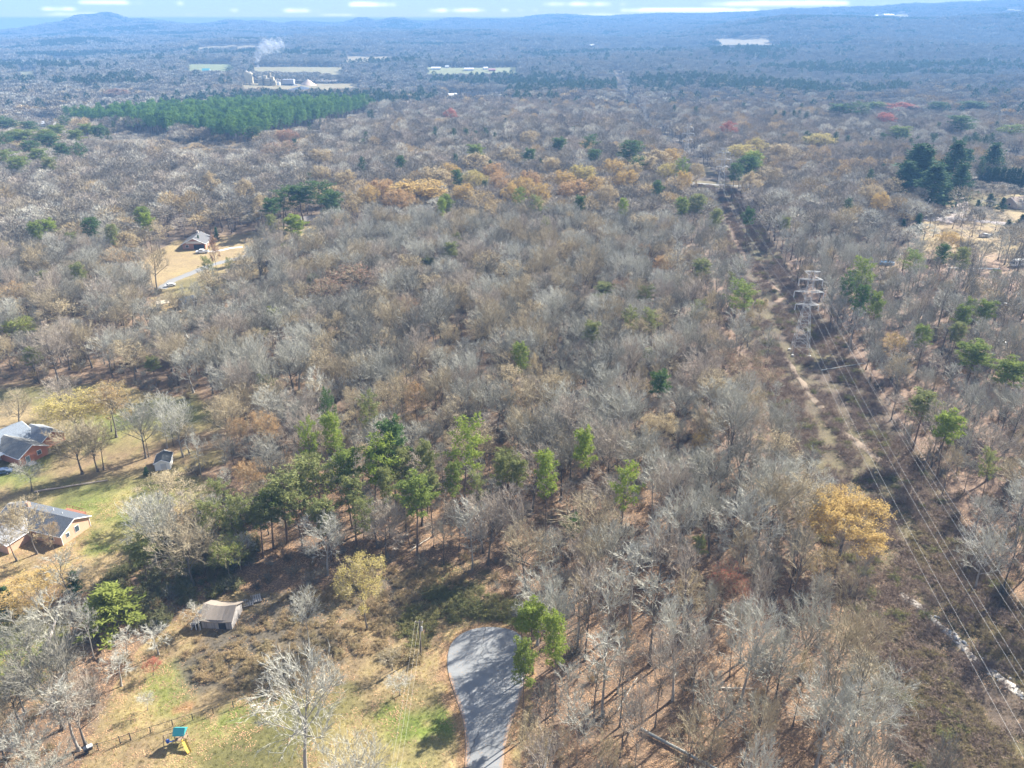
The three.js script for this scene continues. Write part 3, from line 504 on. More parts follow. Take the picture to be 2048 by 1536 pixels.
const BIG = [                                 // feet of bare trees that stand out: x, y, height, crown radius, twig tint, kind
  [612, 1552, 25, 8.2, 1, 'big'], [725, 1640, 17, 6, 1, 'big'], [172, 1492, 16, 5.6, 3, 'big'], [158, 1500, 15, 4.6, 1, 'bare'], [70, 1560, 13, 5, 1, 'big'], [10, 1520, 12, 5, 2, 'big'], [110, 1620, 13, 5, 0, 'big'], [-30, 1480, 14, 5, 2, 'big'], [317, 1309, 7.2, 3.4, 1, 'bare'], [243, 1372, 7, 3.4, 1, 'bare'], [255, 1310, 6, 2.6, 1, 'bare'], [399, 1262, 7.2, 2.6, 1, 'bare'], [618, 1300, 15, 3.2, 1, 'bare'], [165, 948, 17, 7, 2, 'big'], [196, 943, 16, 5.5, 2, 'big'], [208, 940, 15, 4.5, 2, 'bare'], [292, 916, 18, 5.8, 0, 'big'], [298, 914, 15, 4, 0, 'bare'], [335, 896, 18, 4.6, 1, 'bare'], [347, 892, 11, 3, 0, 'bare'], [366, 914, 19, 6, 1, 'big'], [379, 908, 10, 3, 2, 'bare'], [64, 982, 9, 4, 0, 'bare'],
  [1470, 1032, 22, 6.2, 4, 'big'], [1593, 1034, 15, 8.4, 1, 'big'], [655, 1150, 16, 5.6, 1, 'big'], [945, 1140, 20, 4.2, 1, 'bare'], [1025, 1125, 20, 4.6, 3, 'bare'], [1205, 1432, 19, 4.4, 1, 'bare'], [1188, 1444, 14, 3, 0, 'bare'], [1480, 1410, 24, 6, 1, 'big'], [1518, 1450, 20, 5, 0, 'bare'], [1345, 1400, 22, 5.5, 1, 'big'], [1420, 1520, 18, 4.2, 0, 'bare'], [1630, 1540, 20, 6, 1, 'big'], [1705, 1560, 19, 6, 1, 'big'], [1655, 1460, 18, 5.4, 0, 'big'], [1740, 1470, 16, 6, 1, 'big'], [1600, 1360, 20, 5.6, 0, 'big'], [1700, 1370, 18, 6, 2, 'big'], [1300, 1330, 21, 5, 0, 'bare'], [1210, 1310, 21, 5, 1, 'bare'], [1120, 1330, 19, 5, 1, 'big'], [1075, 1290, 18, 5.4, 1, 'big'], [1260, 1250, 20, 5, 1, 'bare'], [1135, 680, 20, 7, 4, 'big'], [1260, 770, 20, 7, 1, 'big'], [1330, 770, 20, 7, 3, 'big'], [1270, 985, 20, 7.6, 0, 'big'], [1185, 730, 19, 6, 0, 'big'], [770, 800, 20, 7, 0, 'big'], [590, 800, 20, 7, 0, 'big'], [140, 740, 20, 6.5, 3, 'big'], [130, 830, 13, 6.4, 3, 'big'], [40, 860, 13, 6.4, 2, 'big'], [1240, 660, 19, 7, 0, 'big'], [1950, 1180, 17, 6, 1, 'big'], [2030, 1090, 17, 6.2, 1, 'big'], [1975, 960, 16, 6.4, 3, 'big'], [1740, 560, 19, 6, 0, 'big'], [1900, 700, 20, 3, 0, 'bare'], [1935, 690, 19, 3, 0, 'bare'], [1985, 650, 19, 3, 0, 'bare'], [1825, 600, 19, 3, 1, 'bare'], [785, 1340, 5, 2.6, 2, 'bare'], [800, 1390, 4.5, 2.6, 1, 'bare'], [325, 660, 18, 2.6, 4, 'bare'], [390, 700, 18, 4, 0, 'bare'], [295, 1420, 4, 1.6, 1, 'bare'], [320, 520, 13, 2.4, 4, 'bare'],
];
for (const [x, y, h, r, c, k] of BIG) byFoot(k, x, y, h, r, { tint: c, set: true });

for (const [x0, x1, y0, y1] of [[60, 186, 1000, 1095], [0, 116, 835, 960], [298, 340, 893, 945], [380, 472, 1200, 1275], [312, 346, 596, 622], [355, 402, 592, 640], [366, 425, 470, 512], [490, 532, 412, 442], [725, 800, 446, 476], [600, 645, 430, 452], [1985, 2060, 372, 425], [1752, 1795, 512, 532], [1985, 2060, 505, 542], [1940, 1995, 460, 480], [325, 360, 560, 582], [1900, 1935, 380, 398], [1990, 2025, 600, 618], [1985, 2015, 675, 694], [888, 926, 182, 202], [850, 1045, 128, 156], [370, 480, 126, 154], [495, 700, 134, 186], [1380, 1470, 358, 376], [1950, 2060, 330, 378], [780, 806, 206, 222], [70, 130, 240, 258],
  [140, 330, 236, 280], [330, 500, 222, 298], [480, 640, 212, 262], [640, 770, 206, 238]]) shown.push([x0, x1, y0 + 40, y1, toPix(...at((x0 + x1) / 2, y1).toArray())[2]]);

// woods: a jittered grid, thinner where the ground shows
const far = { bare: [], pine: [], clump: [], dark: [] };
const wedge = (x, z, m) => Math.abs(x) < -z * 0.68 + m && z < -30;
function sow(r0, r1, s, f) {
  const n = Math.ceil(r1 / s);
  for (let i = -n; i <= n; i++) for (let j = -n; j <= 0; j++) {
    const x = (i + 0.5 + (hash(i, j, 11 + s) - 0.5) * 0.95) * s, z = (j + 0.5 + (hash(i, j, 12 + s) - 0.5) * 0.95) * s, r = Math.hypot(x, z);
    if (r >= r0 && r < r1 && wedge(x, z, 40 + s)) f(x, z, r, i, j);
  }
}
const eastSparse = (x, z) => x > 75 && z > -430 && lineDistance(rowLine, x, z) > 14;
const southOf = (q) => q[1] > 1180 && q[0] > 1060;
function wild(x, z, q) {
  if (isClear(x, z)) return false;
  if (q[1] > 1140 && q[0] < 1040 && q[0] > 480) return false;
  return !(q[1] > 1490 && q[0] < 1040 || q[1] > 1170 && q[0] > 200 && q[0] < 500);
}
function grow(x, z, i, j, hh, r, s) {
  const kind = hash(i, j, 14 + s), tint = [0, 2, 1, 3, 1, 4, 0, 2, 3, 0, 4, 0][Math.floor(hash(i, j, 17 + s) * 12)];
  if (kind < 0.11) put('sparse', x, z, hh * 0.88, r * 0.9, { leaf: 'tan' });
  else if (kind < 0.122) put('sparse', x, z, hh * 0.8, r * 0.8, { leaf: 'russet' });
  else if (kind < 0.128) put('sparse', x, z, hh * 0.8, r * 0.8, { leaf: 'orange' });
  else if (kind < 0.148) put('pine', x, z, hh, Math.min(r, 3.4), { tint: 3 });
  else put(r > 5 ? 'big' : 'bare', x, z, hh, r, { tint });
}
sow(60, 460, 8.6, (x, z, r, i, j) => {
  const n = fbm(x / 45, z / 45, 61, 3), e = hash(i, j, 13), q = toPix(x, 0, z);
  if (!wild(x, z, q) || southOf(q)) return;
  const pinewood = q[0] > 430 && q[0] < 1290 && q[1] > 950 && q[1] < 1230;
  if (e < (eastSparse(x, z) ? 0.28 : pinewood ? 0.35 : 0.06 + 0.12 * n) || near(x, z, 3.4)) return;
  const hh = lowered(x, z, lerp(14, 22.5, hash(i, j, 15)) * (0.85 + 0.28 * n)), rr = lerp(4.2, 8, Math.pow(hash(i, j, 19), 0.8)) * (eastSparse(x, z) ? 0.66 : 1);
  grow(x, z, i, j, hh, Math.min(rr, hh * 0.42), 0);
});
sow(60, 460, 5.6, (x, z, r, i, j) => {
  const e = hash(i, j, 113), q = toPix(x, 0, z), south = southOf(q);
  if (!wild(x, z, q) || e < (south ? 0.36 : 0.5) || near(x, z, south ? 3.2 : 3.6)) return;
  const hh = lowered(x, z, south ? lerp(14, 25, hash(i, j, 115)) : lerp(7, 14.5, hash(i, j, 115)));
  grow(x, z, i, j, hh, south ? lerp(2.2, 4.3, hash(i, j, 119)) : lerp(1.8, 3.6, hash(i, j, 119)), 100);
});

// simpler shapes for woods that are far away
const L1 = [
  { h: 18, r: 5.2, clear: 0.42, stem: 0.66, limbs: 8, open: 1.15, rise: 0.16, n2: 5, n3: 2, n4: 2, tw: 0.15, tl: 1.3 },
  { h: 17, r: 6, clear: 0.38, stem: 0.5, limbs: 8, open: 1.2, rise: 0.12, n2: 5, n3: 2, n4: 2, tw: 0.15, tl: 1.3 },
  { h: 20, r: 4.2, clear: 0.45, stem: 0.75, limbs: 9, open: 1.0, rise: 0.2, n2: 4, n3: 2, n4: 2, tw: 0.15, tl: 1.2 },
].map((o, k) => {
  const s = bareShape(1200 + k, o), R = rng(1250 + k), cy = o.h * (o.clear + (1 - o.clear) * 0.52), ry = o.h * (1 - o.clear) * 0.5, B = s.B;
  for (let i = 0; i < 430; i++) {
    const yaw = R() * R2, a = Math.acos(lerp(-0.35, 1, R())), lump = 0.82 + 0.3 * vnoise(Math.cos(yaw) * 2 + 9 + k, Math.sin(yaw) * 2 + a * 2, 15), n = [Math.sin(a) * Math.cos(yaw), Math.cos(a), Math.sin(a) * Math.sin(yaw)], q = lump * (0.72 + 0.2 * R());
    sprig(B, [n[0] * o.r * q, cy + n[1] * ry * q, n[2] * o.r * q], norm([n[0] + (R() - 0.5), n[1] + 0.35 + (R() - 0.5), n[2] + (R() - 0.5)]), 1.1 + 1.1 * R(), 0.17, R);
  }
  return { h: o.h, r: o.r, trunk: s.T.geo(), top: B.geo() };
});
const L1pine = (() => { const s = pineShape(1300, { h: 22, r: 3, base: 0.52, boughs: 24, shape: round, low: 1.5, tufts: 1.1, size: 0.85, per: 12, leaf: 0.85 }); return { h: 22, r: 3, trunk: s.T.geo(), top: s.N.geo() }; })();
function domeShape(seed, crowns, spread, h, r, per, size, flat) {
  const R = rng(seed), B = new MB();
  for (let c = 0; c < crowns; c++) {
    const cx = crowns > 1 ? (R() - 0.5) * spread : 0, cz = crowns > 1 ? (R() - 0.5) * spread : 0, ch = h * (0.8 + 0.35 * R()), cr = r * (0.75 + 0.5 * R());
    for (let k = 0; k < per; k++) {
      const yaw = R() * R2, up = flat ? R() : Math.pow(R(), 0.8), a = Math.acos(lerp(-0.15, 1, up)), n = [Math.sin(a) * Math.cos(yaw), Math.cos(a), Math.sin(a) * Math.sin(yaw)], q = 0.6 + 0.4 * Math.sqrt(R());
      const p = [cx + n[0] * cr * q, ch * 0.58 + n[1] * ch * 0.42 * q, cz + n[2] * cr * q], d = norm([n[0] + (R() - 0.5) * 1.1, n[1] + 0.4 + (R() - 0.5) * 1.1, n[2] + (R() - 0.5) * 1.1]), s = aside(d, 1.57, R() * R2), l = size * (0.6 + 0.8 * R());
      B.tri(add(p, s, l * 0.2), add(p, s, -l * 0.2), add(p, d, l));
    }
    for (let k = 0; k < (crowns > 1 ? 1 : 3); k++) { const yaw = R() * R2; B.tri([cx - 0.25, -1, cz], [cx + 0.25, -1, cz + 0.2], [cx + Math.cos(yaw) * cr * 0.4, ch * 0.75, cz + Math.sin(yaw) * cr * 0.4]); }
  }
  return B.geo();
}
const dome = [domeShape(1401, 1, 0, 17, 5.5, 420, 1.5), domeShape(1403, 1, 0, 16, 6.2, 420, 1.6)], clumpGeo = [domeShape(1411, 7, 36, 17, 6, 120, 2.8), domeShape(1413, 7, 36, 16, 6.5, 120, 2.8)];
const darkDome = [domeShape(1421, 1, 0, 19, 4, 170, 1.8, true)], darkClump = [domeShape(1423, 9, 34, 18, 4.4, 90, 2.7, true)];

const bins = new Map();                        // name -> {geometry, material, matrices, colours}: what becomes instanced stuff
const dummy = new THREE.Object3D(), tintColor = new THREE.Color();
function scatter(bin, geometry, material, x, y, z, turn, sx, sy, color) {
  if (!bins.has(bin)) bins.set(bin, new Map());
  const b = bins.get(bin), key = geometry.uuid + material.uuid;
  if (!b.has(key)) b.set(key, { geometry, material, m: [], c: [] });
  const e = b.get(key);
  dummy.position.set(x, y, z); dummy.rotation.set(0, turn, 0); dummy.scale.set(sx, sy, sx); dummy.updateMatrix();
  e.m.push(...dummy.matrix.elements); e.c.push(...color);
}
function pour(bin, name, label, category, pieceName) {
  const b = bins.get(bin); if (!b) return;
  const list = [...b.values()], single = list.length === 1;
  const root = single ? null : thing(name, label, category);
  for (const e of list) {
    const im = new THREE.InstancedMesh(e.geometry, e.material, e.m.length / 16);
    im.instanceMatrix.array.set(e.m); im.castShadow = im.receiveShadow = true;
    for (let i = 0; i < e.c.length / 3; i++) im.setColorAt(i, tintColor.setRGB(e.c[i * 3], e.c[i * 3 + 1], e.c[i * 3 + 2]));
    im.name = single ? name : pieceName; im.userData.kind = 'stuff';
    if (single) { scene.add(im); tag(im, label, category, null, 'stuff'); } else root.add(im);
  }
  if (root) root.userData.kind = 'stuff';
}
const white = mat(1, 1, 1, 0.95, { side: THREE.DoubleSide });
const needleWhite = leafMat(1, 1, 1, 0.3);
const hues = [[0.32, 0.305, 0.25], [0.44, 0.425, 0.36], [0.29, 0.255, 0.185], [0.325, 0.285, 0.23], [0.2, 0.185, 0.15], [0.42, 0.33, 0.18]];
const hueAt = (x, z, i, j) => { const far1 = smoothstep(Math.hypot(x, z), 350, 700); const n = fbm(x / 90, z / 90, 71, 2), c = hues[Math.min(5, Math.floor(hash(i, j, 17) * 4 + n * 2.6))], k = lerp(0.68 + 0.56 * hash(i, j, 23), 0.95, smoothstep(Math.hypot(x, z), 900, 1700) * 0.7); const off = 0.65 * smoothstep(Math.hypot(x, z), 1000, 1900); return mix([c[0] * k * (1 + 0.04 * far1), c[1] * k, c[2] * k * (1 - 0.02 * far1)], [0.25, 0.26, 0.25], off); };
const pineBelt = (x, z, r) => fbm(x / 330 + 4, z / 210 + 8, 81, 3) > (r < 1200 ? 0.8 : 0.635);
sow(460, 1150, 9.2, (x, z, r, i, j) => {
  if (isClear(x, z) || near(x, z, 3)) return;
  const y = H(x, z), turn = hash(i, j, 20) * R2, e = hash(i, j, 21), s = 0.8 + 0.4 * hash(i, j, 22);
  if (inside(plantation, x, z)) return;
  if (e < (pineBelt(x, z, r) ? 0.4 : 0.007)) { scatter('midpines', L1pine.top, needleWhite, x, y, z, turn, s, s * 0.85, mix([0.085, 0.12, 0.045], [0.06, 0.1, 0.05], hash(i, j, 24))); scatter('midpines', L1pine.trunk, M.barkPine, x, y, z, turn, s, s * 0.85, [1, 1, 1]); return; }
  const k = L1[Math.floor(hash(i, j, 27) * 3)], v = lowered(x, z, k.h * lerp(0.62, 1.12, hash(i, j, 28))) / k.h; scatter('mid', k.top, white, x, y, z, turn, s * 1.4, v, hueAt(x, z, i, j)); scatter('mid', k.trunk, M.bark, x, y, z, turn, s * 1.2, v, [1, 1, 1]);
});
sow(500, 1150, 6.2, (x, z, r, i, j) => {
  if (!inside(plantation, x, z) || near(x, z, 3)) return;
  const y = H(x, z), turn = hash(i, j, 20) * R2, s = 0.8 + 0.35 * hash(i, j, 22);
  scatter('plantation', L1pine.top, needleWhite, x, y, z, turn, s * 1.3, s * (0.9 + 0.34 * hash(i, j, 26)), mix([0.16, 0.27, 0.065], [0.07, 0.15, 0.05], hash(i, j, 24))); scatter('plantation', L1pine.trunk, M.barkPine, x, y, z, turn, s, s * 0.82, [1, 1, 1]);
});
sow(1150, 2700, 11.5, (x, z, r, i, j) => {
  if (isClear(x, z) || near(x, z, 4)) return;
  const y = H(x, z), turn = hash(i, j, 20) * R2, e = hash(i, j, 21), s = 0.75 + 0.5 * hash(i, j, 22);
  if (e < (pineBelt(x, z, r) ? 0.6 : 0.03)) scatter('fardark', darkDome[0], needleWhite, x, y, z, turn, s * 1.2, s, mix([0.06, 0.09, 0.045], [0.045, 0.075, 0.045], hash(i, j, 24)));
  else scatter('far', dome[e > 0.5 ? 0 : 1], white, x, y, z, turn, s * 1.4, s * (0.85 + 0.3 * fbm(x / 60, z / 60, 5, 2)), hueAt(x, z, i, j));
});
sow(2700, 6500, 30, (x, z, r, i, j) => {
  if (r > 4600 && hash(i, j, 30) < 0.1) return;
  for (const f of fields) if (inside(f.k, x, z)) return;
  const y = H(x, z), turn = hash(i, j, 20) * R2, e = hash(i, j, 21), s = 0.95 + 0.4 * hash(i, j, 22);
  if (e < (pineBelt(x, z, r) ? 0.8 : 0.06)) scatter('fardark', darkClump[0], needleWhite, x, y, z, turn, s, 1, [0.05, 0.08, 0.05]);
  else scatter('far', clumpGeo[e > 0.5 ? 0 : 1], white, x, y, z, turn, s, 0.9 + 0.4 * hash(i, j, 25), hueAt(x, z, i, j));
});

// ------------------------------------------------------------------ words that single a tree out
const marks = [
  [975, 1390, 'the cul-de-sac'], [430, 1240, 'the collapsing grey shed'], [360, 1480, 'the playset'], [140, 1060, 'the peach brick house'], [60, 900, 'the house with the white roof'], [320, 920, 'the small white shed'], [395, 490, 'the house with the white pickup'], [325, 610, 'the beige metal roof'], [1605, 640, 'the nearest lattice tower'], [1440, 350, 'the second lattice tower'], [1364, 295, 'the third lattice tower'], [1775, 522, 'the blue pool'], [2030, 525, 'the white camper roof'], [2030, 400, 'the house behind the hedge'], [1960, 470, 'the parked grey truck'], [1900, 1290, 'the stony creek'], [1700, 1060, 'the big golden tree'], [725, 1210, 'the yellow tree by the brush field'], [925, 900, 'the brightest round pine'], [1245, 960, 'the low round pine'], [1095, 960, 'the pine with the bare stem'], [635, 380, 'the dark pine group'], [830, 390, 'the golden row of trees'], [1044, 390, 'the middle golden tree'], [1800, 230, 'the red tree'], [455, 240, 'the pine plantation'], [905, 190, 'the red barn'], [842, 1280, 'the leaning utility pole'], [1720, 738, 'the fallen trunk under the wires'], [1380, 1500, 'the long grey fallen log'], [1735, 600, 'the tall pines east of the tower'], [1410, 890, 'the small golden tree'], [580, 960, 'the olive pine clump'], [1500, 620, 'the pine left of the nearest tower'], [1860, 330, 'the dark evergreen group'], [830, 800, 'the orange tree in mid wood'], [185, 830, 'the yellow lawn trees'], [1320, 770, 'the dark small pine'], [1046, 705, 'the lone pine in mid wood'], [350, 545, 'the gravel drive'], [1690, 480, 'the wires east of the cut'], [140, 680, 'the left wood edge'], [700, 570, 'the russet oak'], [1450, 1150, 'the red sapling'], [690, 460, 'the pale meadow'],
];
const used = new Map();
const say = (t) => {
  const [px, py] = toPix(t.x, t.y + t.h * 0.6, t.z);
  let best = null, bd = 1e9;
  for (const m of marks) { const d = Math.hypot(px - m[0], (py - m[1]) * 1.15); if (d < bd && d > 12) { bd = d; best = m; } }
  const dx = px - best[0], dy = py - best[1], side = dx < 0 ? 'left' : 'right';
  const where = Math.abs(dy) < Math.abs(dx) * 0.5 ? `${side} of` : Math.abs(dx) < Math.abs(dy) * 0.5 ? (dy < 0 ? 'beyond' : 'before') : dy < 0 ? `behind, ${side} of,` : `before, ${side} of,`;
  const how = bd < 45 ? 'just ' : bd < 110 ? '' : 'well ';
  return `${how}${where} ${best[2]}`;
};
const LEAFWORD = { gold: 'golden', orange: 'orange tinged', yellow: 'yellow', tan: 'tan leaved', red: 'red', russet: 'russet', lime: 'yellow green' };
const size = (t, a, b) => (t.h < a ? 'low' : t.h > b ? 'tall' : 'middling');
function describe(t) {
  if (t.kind === 'bare' || t.kind === 'big') return `${size(t, 13, 18.5)} ${TINT[t.tint]} leafless ${t.kind === 'big' ? 'spreading ' : ''}tree ${say(t)}`;
  if (t.kind === 'pine') return `${size(t, 16, 22)} ${['green', 'dark green', 'bright green', 'olive'][t.tint]} pine ${say(t)}`;
  if (t.kind === 'cedar') return `${size(t, 8, 16)} ${['dark', 'deep green', 'yellow green'][t.tint]} dense evergreen ${say(t)}`;
  return `${size(t, 13, 17)} ${LEAFWORD[t.leaf]} ${t.kind.endsWith('parse') ? 'thin' : 'leafy'} tree ${say(t)}`;
}
const SHORT = { bare: 'leafless_tree', big: 'leafless_tree', leafy: 'autumn_tree', fineLeafy: 'autumn_tree', fineSparse: 'autumn_tree', bigLeafy: 'autumn_tree', sparse: 'autumn_tree', pine: 'pine_tree', cedar: 'evergreen_tree' };
const ALIKE = { leafless_tree: 'leafless trees of the wood', autumn_tree: 'trees that still hold autumn leaves', pine_tree: 'pines standing in the wood', evergreen_tree: 'dense dark evergreens' };
function materialFor(key, t) {
  if (key === 'twig') return t.kind === 'pine' ? M.barkPine : M.twig[t.tint ?? 2];
  if (key === 'leaf') return M[t.leaf];
  if (key === 'needle') return t.kind === 'pine' ? M.pine[t.tint] : [M.dark, M.holly, M.lime][t.tint];
  if (key === 'bark' && (t.tint === 1)) return M.barkPale;
  if (key === 'bark' && (t.tint === 4)) return M.barkDark;
  return M[key];
}
const madeOf = new Map(), most = { leafless_tree: 300, autumn_tree: 300, pine_tree: 300, evergreen_tree: 300 }, count = {};
for (const t of trees) { const a = toPix(t.x, t.y, t.z), b = toPix(t.x, t.y + t.h, t.z); t.seen = Math.max(a[0], b[0]) > -30 && Math.min(a[0], b[0]) < 2078 && b[1] < 1545 && a[2] > 0; t.far = Math.hypot(t.x, t.z); }
trees.sort((a, b) => a.far - b.far);
const singles = [];
for (const t of trees) {
  const set = P[t.kind], p = set[t.v % set.length], name = SHORT[t.kind];
  if (!t.seen && t.far > 200 && !(t.x > 0)) continue;
  count[name] ??= 0;
  if (t.seen && count[name] < most[name]) {
    count[name]++;
    const key = [t.kind, t.v % set.length, t.tint, t.leaf].join();
    let o;
    if (madeOf.has(key)) { o = madeOf.get(key).clone(); o.name = numbered(name); scene.add(o); } else {
      o = thing(name); for (const [n, g, k] of p.parts) part(n, g, materialFor(k, t), o); madeOf.set(key, o);
    }
    o.userData = {};
    o.position.set(t.x, t.y, t.z); o.rotation.y = t.turn; o.scale.set(t.r / p.r, t.h / p.h, t.r / p.r);
    tag(o, describe(t), name.replace('_', ' '));
    singles.push(o);
  } else for (const [n, g, k] of p.parts) scatter('near', g, materialFor(k, t), t.x, t.y, t.z, t.turn, t.r / p.r, t.h / p.h, [1, 1, 1]);
}
{
  const by = new Map(); for (const o of singles) { const l = o.userData.label; if (!by.has(l)) by.set(l, []); by.get(l).push(o); }
  for (const [l, list] of by) if (list.length > 1) {             // alike and side by side: nearest first
    const nth = ['nearest', 'second', 'third', 'fourth', 'fifth', 'sixth', 'seventh', 'eighth', 'ninth', 'tenth', 'eleventh', 'twelfth'];
    list.forEach((o, k) => { o.userData.label = `${nth[k] ?? 'farthest'} ${l}`; o.userData.group = ALIKE[o.name.replace(/_\d+$/, '')]; });
  } else list[0].userData.group = ALIKE[list[0].name.replace(/_\d+$/, '')];
}
for (const o of singles) { const w = o.userData.label.split(' '); if (w.length > 16) o.userData.label = w.filter((q) => !['just', 'well', 'thin', 'leafy', 'middling', 'tinged'].includes(q)).join(' '); }
pour('near', 'woodland_trees', 'mass of leafless grey trees filling the wood behind the nearest trees', 'woodland', 'trees');
pour('mid', 'far_woodland', 'greyish leafless woodland reaching back beyond the second tower', 'woodland', 'trees');
pour('midpines', 'far_pines', 'scattered dark pines standing among the far leafless woodland', 'pine wood', 'pines');
pour('plantation', 'pine_plantation', 'long green belt of even pines at the left behind the woods', 'pine plantation', 'pines');
pour('far', 'distant_forest', 'hazy bluish leafless forest covering the land up to the hills', 'forest', 'crowns');
pour('fardark', 'distant_conifers', 'dark bluish belts of conifers within the hazy distant forest', 'conifers', 'crowns');

// ------------------------------------------------------------------ undergrowth
{
  const tw = P.brush[0].parts[0][1], sh = P.shrub[0].parts, bu = P.bush[0].parts, br = mat(0.3, 0.22, 0.15, 1, { side: THREE.DoubleSide }), brLeaf = leafMat(1, 1, 1, 0.3);
  const brown = (k) => mix([0.27, 0.185, 0.105], [0.19, 0.15, 0.1], k), greenish = (k) => mix([0.13, 0.14, 0.05], [0.2, 0.19, 0.07], k);
  sow(60, 420, 3.0, (x, z, r, i, j) => {
    const rd = lineDistance(rowLine, x, z), row = rd < rowHalf(z) - 1, e = hash(i, j, 40), n = fbm(x / 16, z / 16, 91, 3), turn = hash(i, j, 41) * R2, s = 0.6 + 0.6 * hash(i, j, 42), y = H(x, z);
    if (row) return;
    if (isClear(x, z)) return;
    if (southOf(toPix(x, 0, z)) && e < 0.2) return;
    if (e < 0.3) scatter('under', tw, white, x, y, z, turn, s * 1.2, s * 1.3, hueAt(x, z, i, j).map((v) => v * 0.6)); else if (e < 0.36) { scatter('under', sh[0][1], white, x, y, z, turn, s, s, brown(n)); scatter('under', sh[1][1], brLeaf, x, y, z, turn, s, s, mix([0.3, 0.19, 0.1], [0.16, 0.15, 0.06], n)); }
  });
  sow(60, 620, 2.1, (x, z, r, i, j) => {
    const rd = lineDistance(rowLine, x, z), e = hash(i, j, 60), n = fbm(x / 13, z / 13, 97, 3), turn = hash(i, j, 61) * R2, s = 0.55 + 0.6 * hash(i, j, 62), y = H(x, z);
    if (rd > rowHalf(z) + 1 || (n < 0.4 && e > 0.3) || (Math.abs(rd - 4.5) < 1.8 && z < -150 && e > 0.1)) return;
    if (e < 0.9) scatter('row', tw, white, x, y, z, turn, s * 1.4, s * 0.8, mix([0.17, 0.122, 0.098], [0.26, 0.185, 0.125], n + 0.4 * (hash(i, j, 63) - 0.5))); else { scatter('row', bu[0][1], white, x, y, z, turn, s, s * 0.7, brown(n)); scatter('row', bu[1][1], brLeaf, x, y, z, turn, s, s * 0.7, greenish(n)); }
  });
  pour('row', 'cut_brush', 'dark brown brush and briars covering the power line cut', 'brush', 'brush');
  pour('under', 'undergrowth', 'thin saplings and leaf litter brush under the leafless trees', 'undergrowth', 'brush');
  const field1 = poly([360, 1330, 400, 1270, 470, 1240, 480, 1190, 620, 1185, 720, 1150, 850, 1130, 1010, 1190, 950, 1228, 872, 1262, 830, 1330, 770, 1330, 700, 1300, 660, 1370, 560, 1400, 430, 1375]), green1 = poly([770, 1280, 850, 1180, 960, 1180, 1060, 1225, 1030, 1246, 950, 1232, 880, 1255, 850, 1300]), west = poly([215, 1160, 300, 1080, 400, 1040, 520, 1080, 480, 1180, 400, 1200, 330, 1250, 260, 1260]), creekSide = poly([1790, 1200, 1850, 1290, 1960, 1420, 2048, 1536, 2048, 1600, 1850, 1540, 1790, 1400, 1740, 1290]), creekBank = poly([1800, 1090, 1880, 1200, 1990, 1320, 2060, 1400, 2060, 1230, 1950, 1080, 1880, 1020]);
  sow(60, 260, 1.25, (x, z, r, i, j) => {
    const e = hash(i, j, 43), n = fbm(x / 9, z / 9, 95, 3), turn = hash(i, j, 44) * R2, s = 0.35 + 0.5 * hash(i, j, 45);
    if (edgeDistance(roadEdge, x, z) < 2.4 || inside(roadEdge, x, z)) return;
    const g = inside(green1, x, z), w = inside(west, x, z), c = inside(creekSide, x, z) || inside(creekBank, x, z), q = toPix(x, 0, z);
    if (Math.abs(q[0] - 437) < 42 && q[1] > 1225 && q[1] < 1290) return;
    if (!g && !w && !c && !inside(field1, x, z)) return;
    if ((n < 0.42 && e > 0.3 && !g) || e > 0.75) return;
    const leaf = c ? mix([0.17, 0.14, 0.06], [0.24, 0.19, 0.1], hash(i, j, 46)) : g ? greenish(hash(i, j, 46)) : w ? mix([0.12, 0.13, 0.05], [0.2, 0.2, 0.1], hash(i, j, 46)) : mix([0.38, 0.27, 0.14], [0.28, 0.23, 0.12], hash(i, j, 46));
    const p = e < (g || w ? 0.3 : 0.1) ? bu : sh;
    if (!g && !w && !c && hash(i, j, 47) < 0.35) return;
    scatter('field', p[0][1], white, x, 0, z, turn, s * 1.3, s * (w ? 1.5 : 0.75), brown(n)); scatter('field', p[1][1], brLeaf, x, 0, z, turn, s * 1.3, s * (w ? 1.5 : 0.75), leaf);
  });
  pour('field', 'bramble_field', 'russet and olive brambles around the collapsing shed, road end and creek', 'brambles', 'brambles');
  // grass tufts and fallen leaves that show near the camera
  const R = rng(77), tuft = new MB();
  for (let k = 0; k < 16; k++) { const yaw = R() * R2, b = [(R() - 0.5) * 0.5, 0, (R() - 0.5) * 0.5], d = norm([Math.cos(yaw) * 0.7, 1, Math.sin(yaw) * 0.7]); sprig(tuft, b, d, 0.14 + 0.2 * R(), 0.07, R); }
  const leafy = new MB();
  for (let k = 0; k < 14; k++) { const c = [(R() - 0.5) * 1.3, 0.02 + 0.06 * R(), (R() - 0.5) * 1.3], n = norm([(R() - 0.5) * 0.9, 1, (R() - 0.5) * 0.9]), u = aside(n, 1.57, R() * R2), v = [n[1] * u[2] - n[2] * u[1], n[2] * u[0] - n[0] * u[2], n[0] * u[1] - n[1] * u[0]]; leafy.tri(add(c, u, 0.12), add(add(c, u, -0.07), v, 0.09), add(add(c, u, -0.07), v, -0.09)); }
  const tg = tuft.geo(), lg = leafy.geo(), lm = mat(1, 1, 1, 0.8, { side: THREE.DoubleSide });
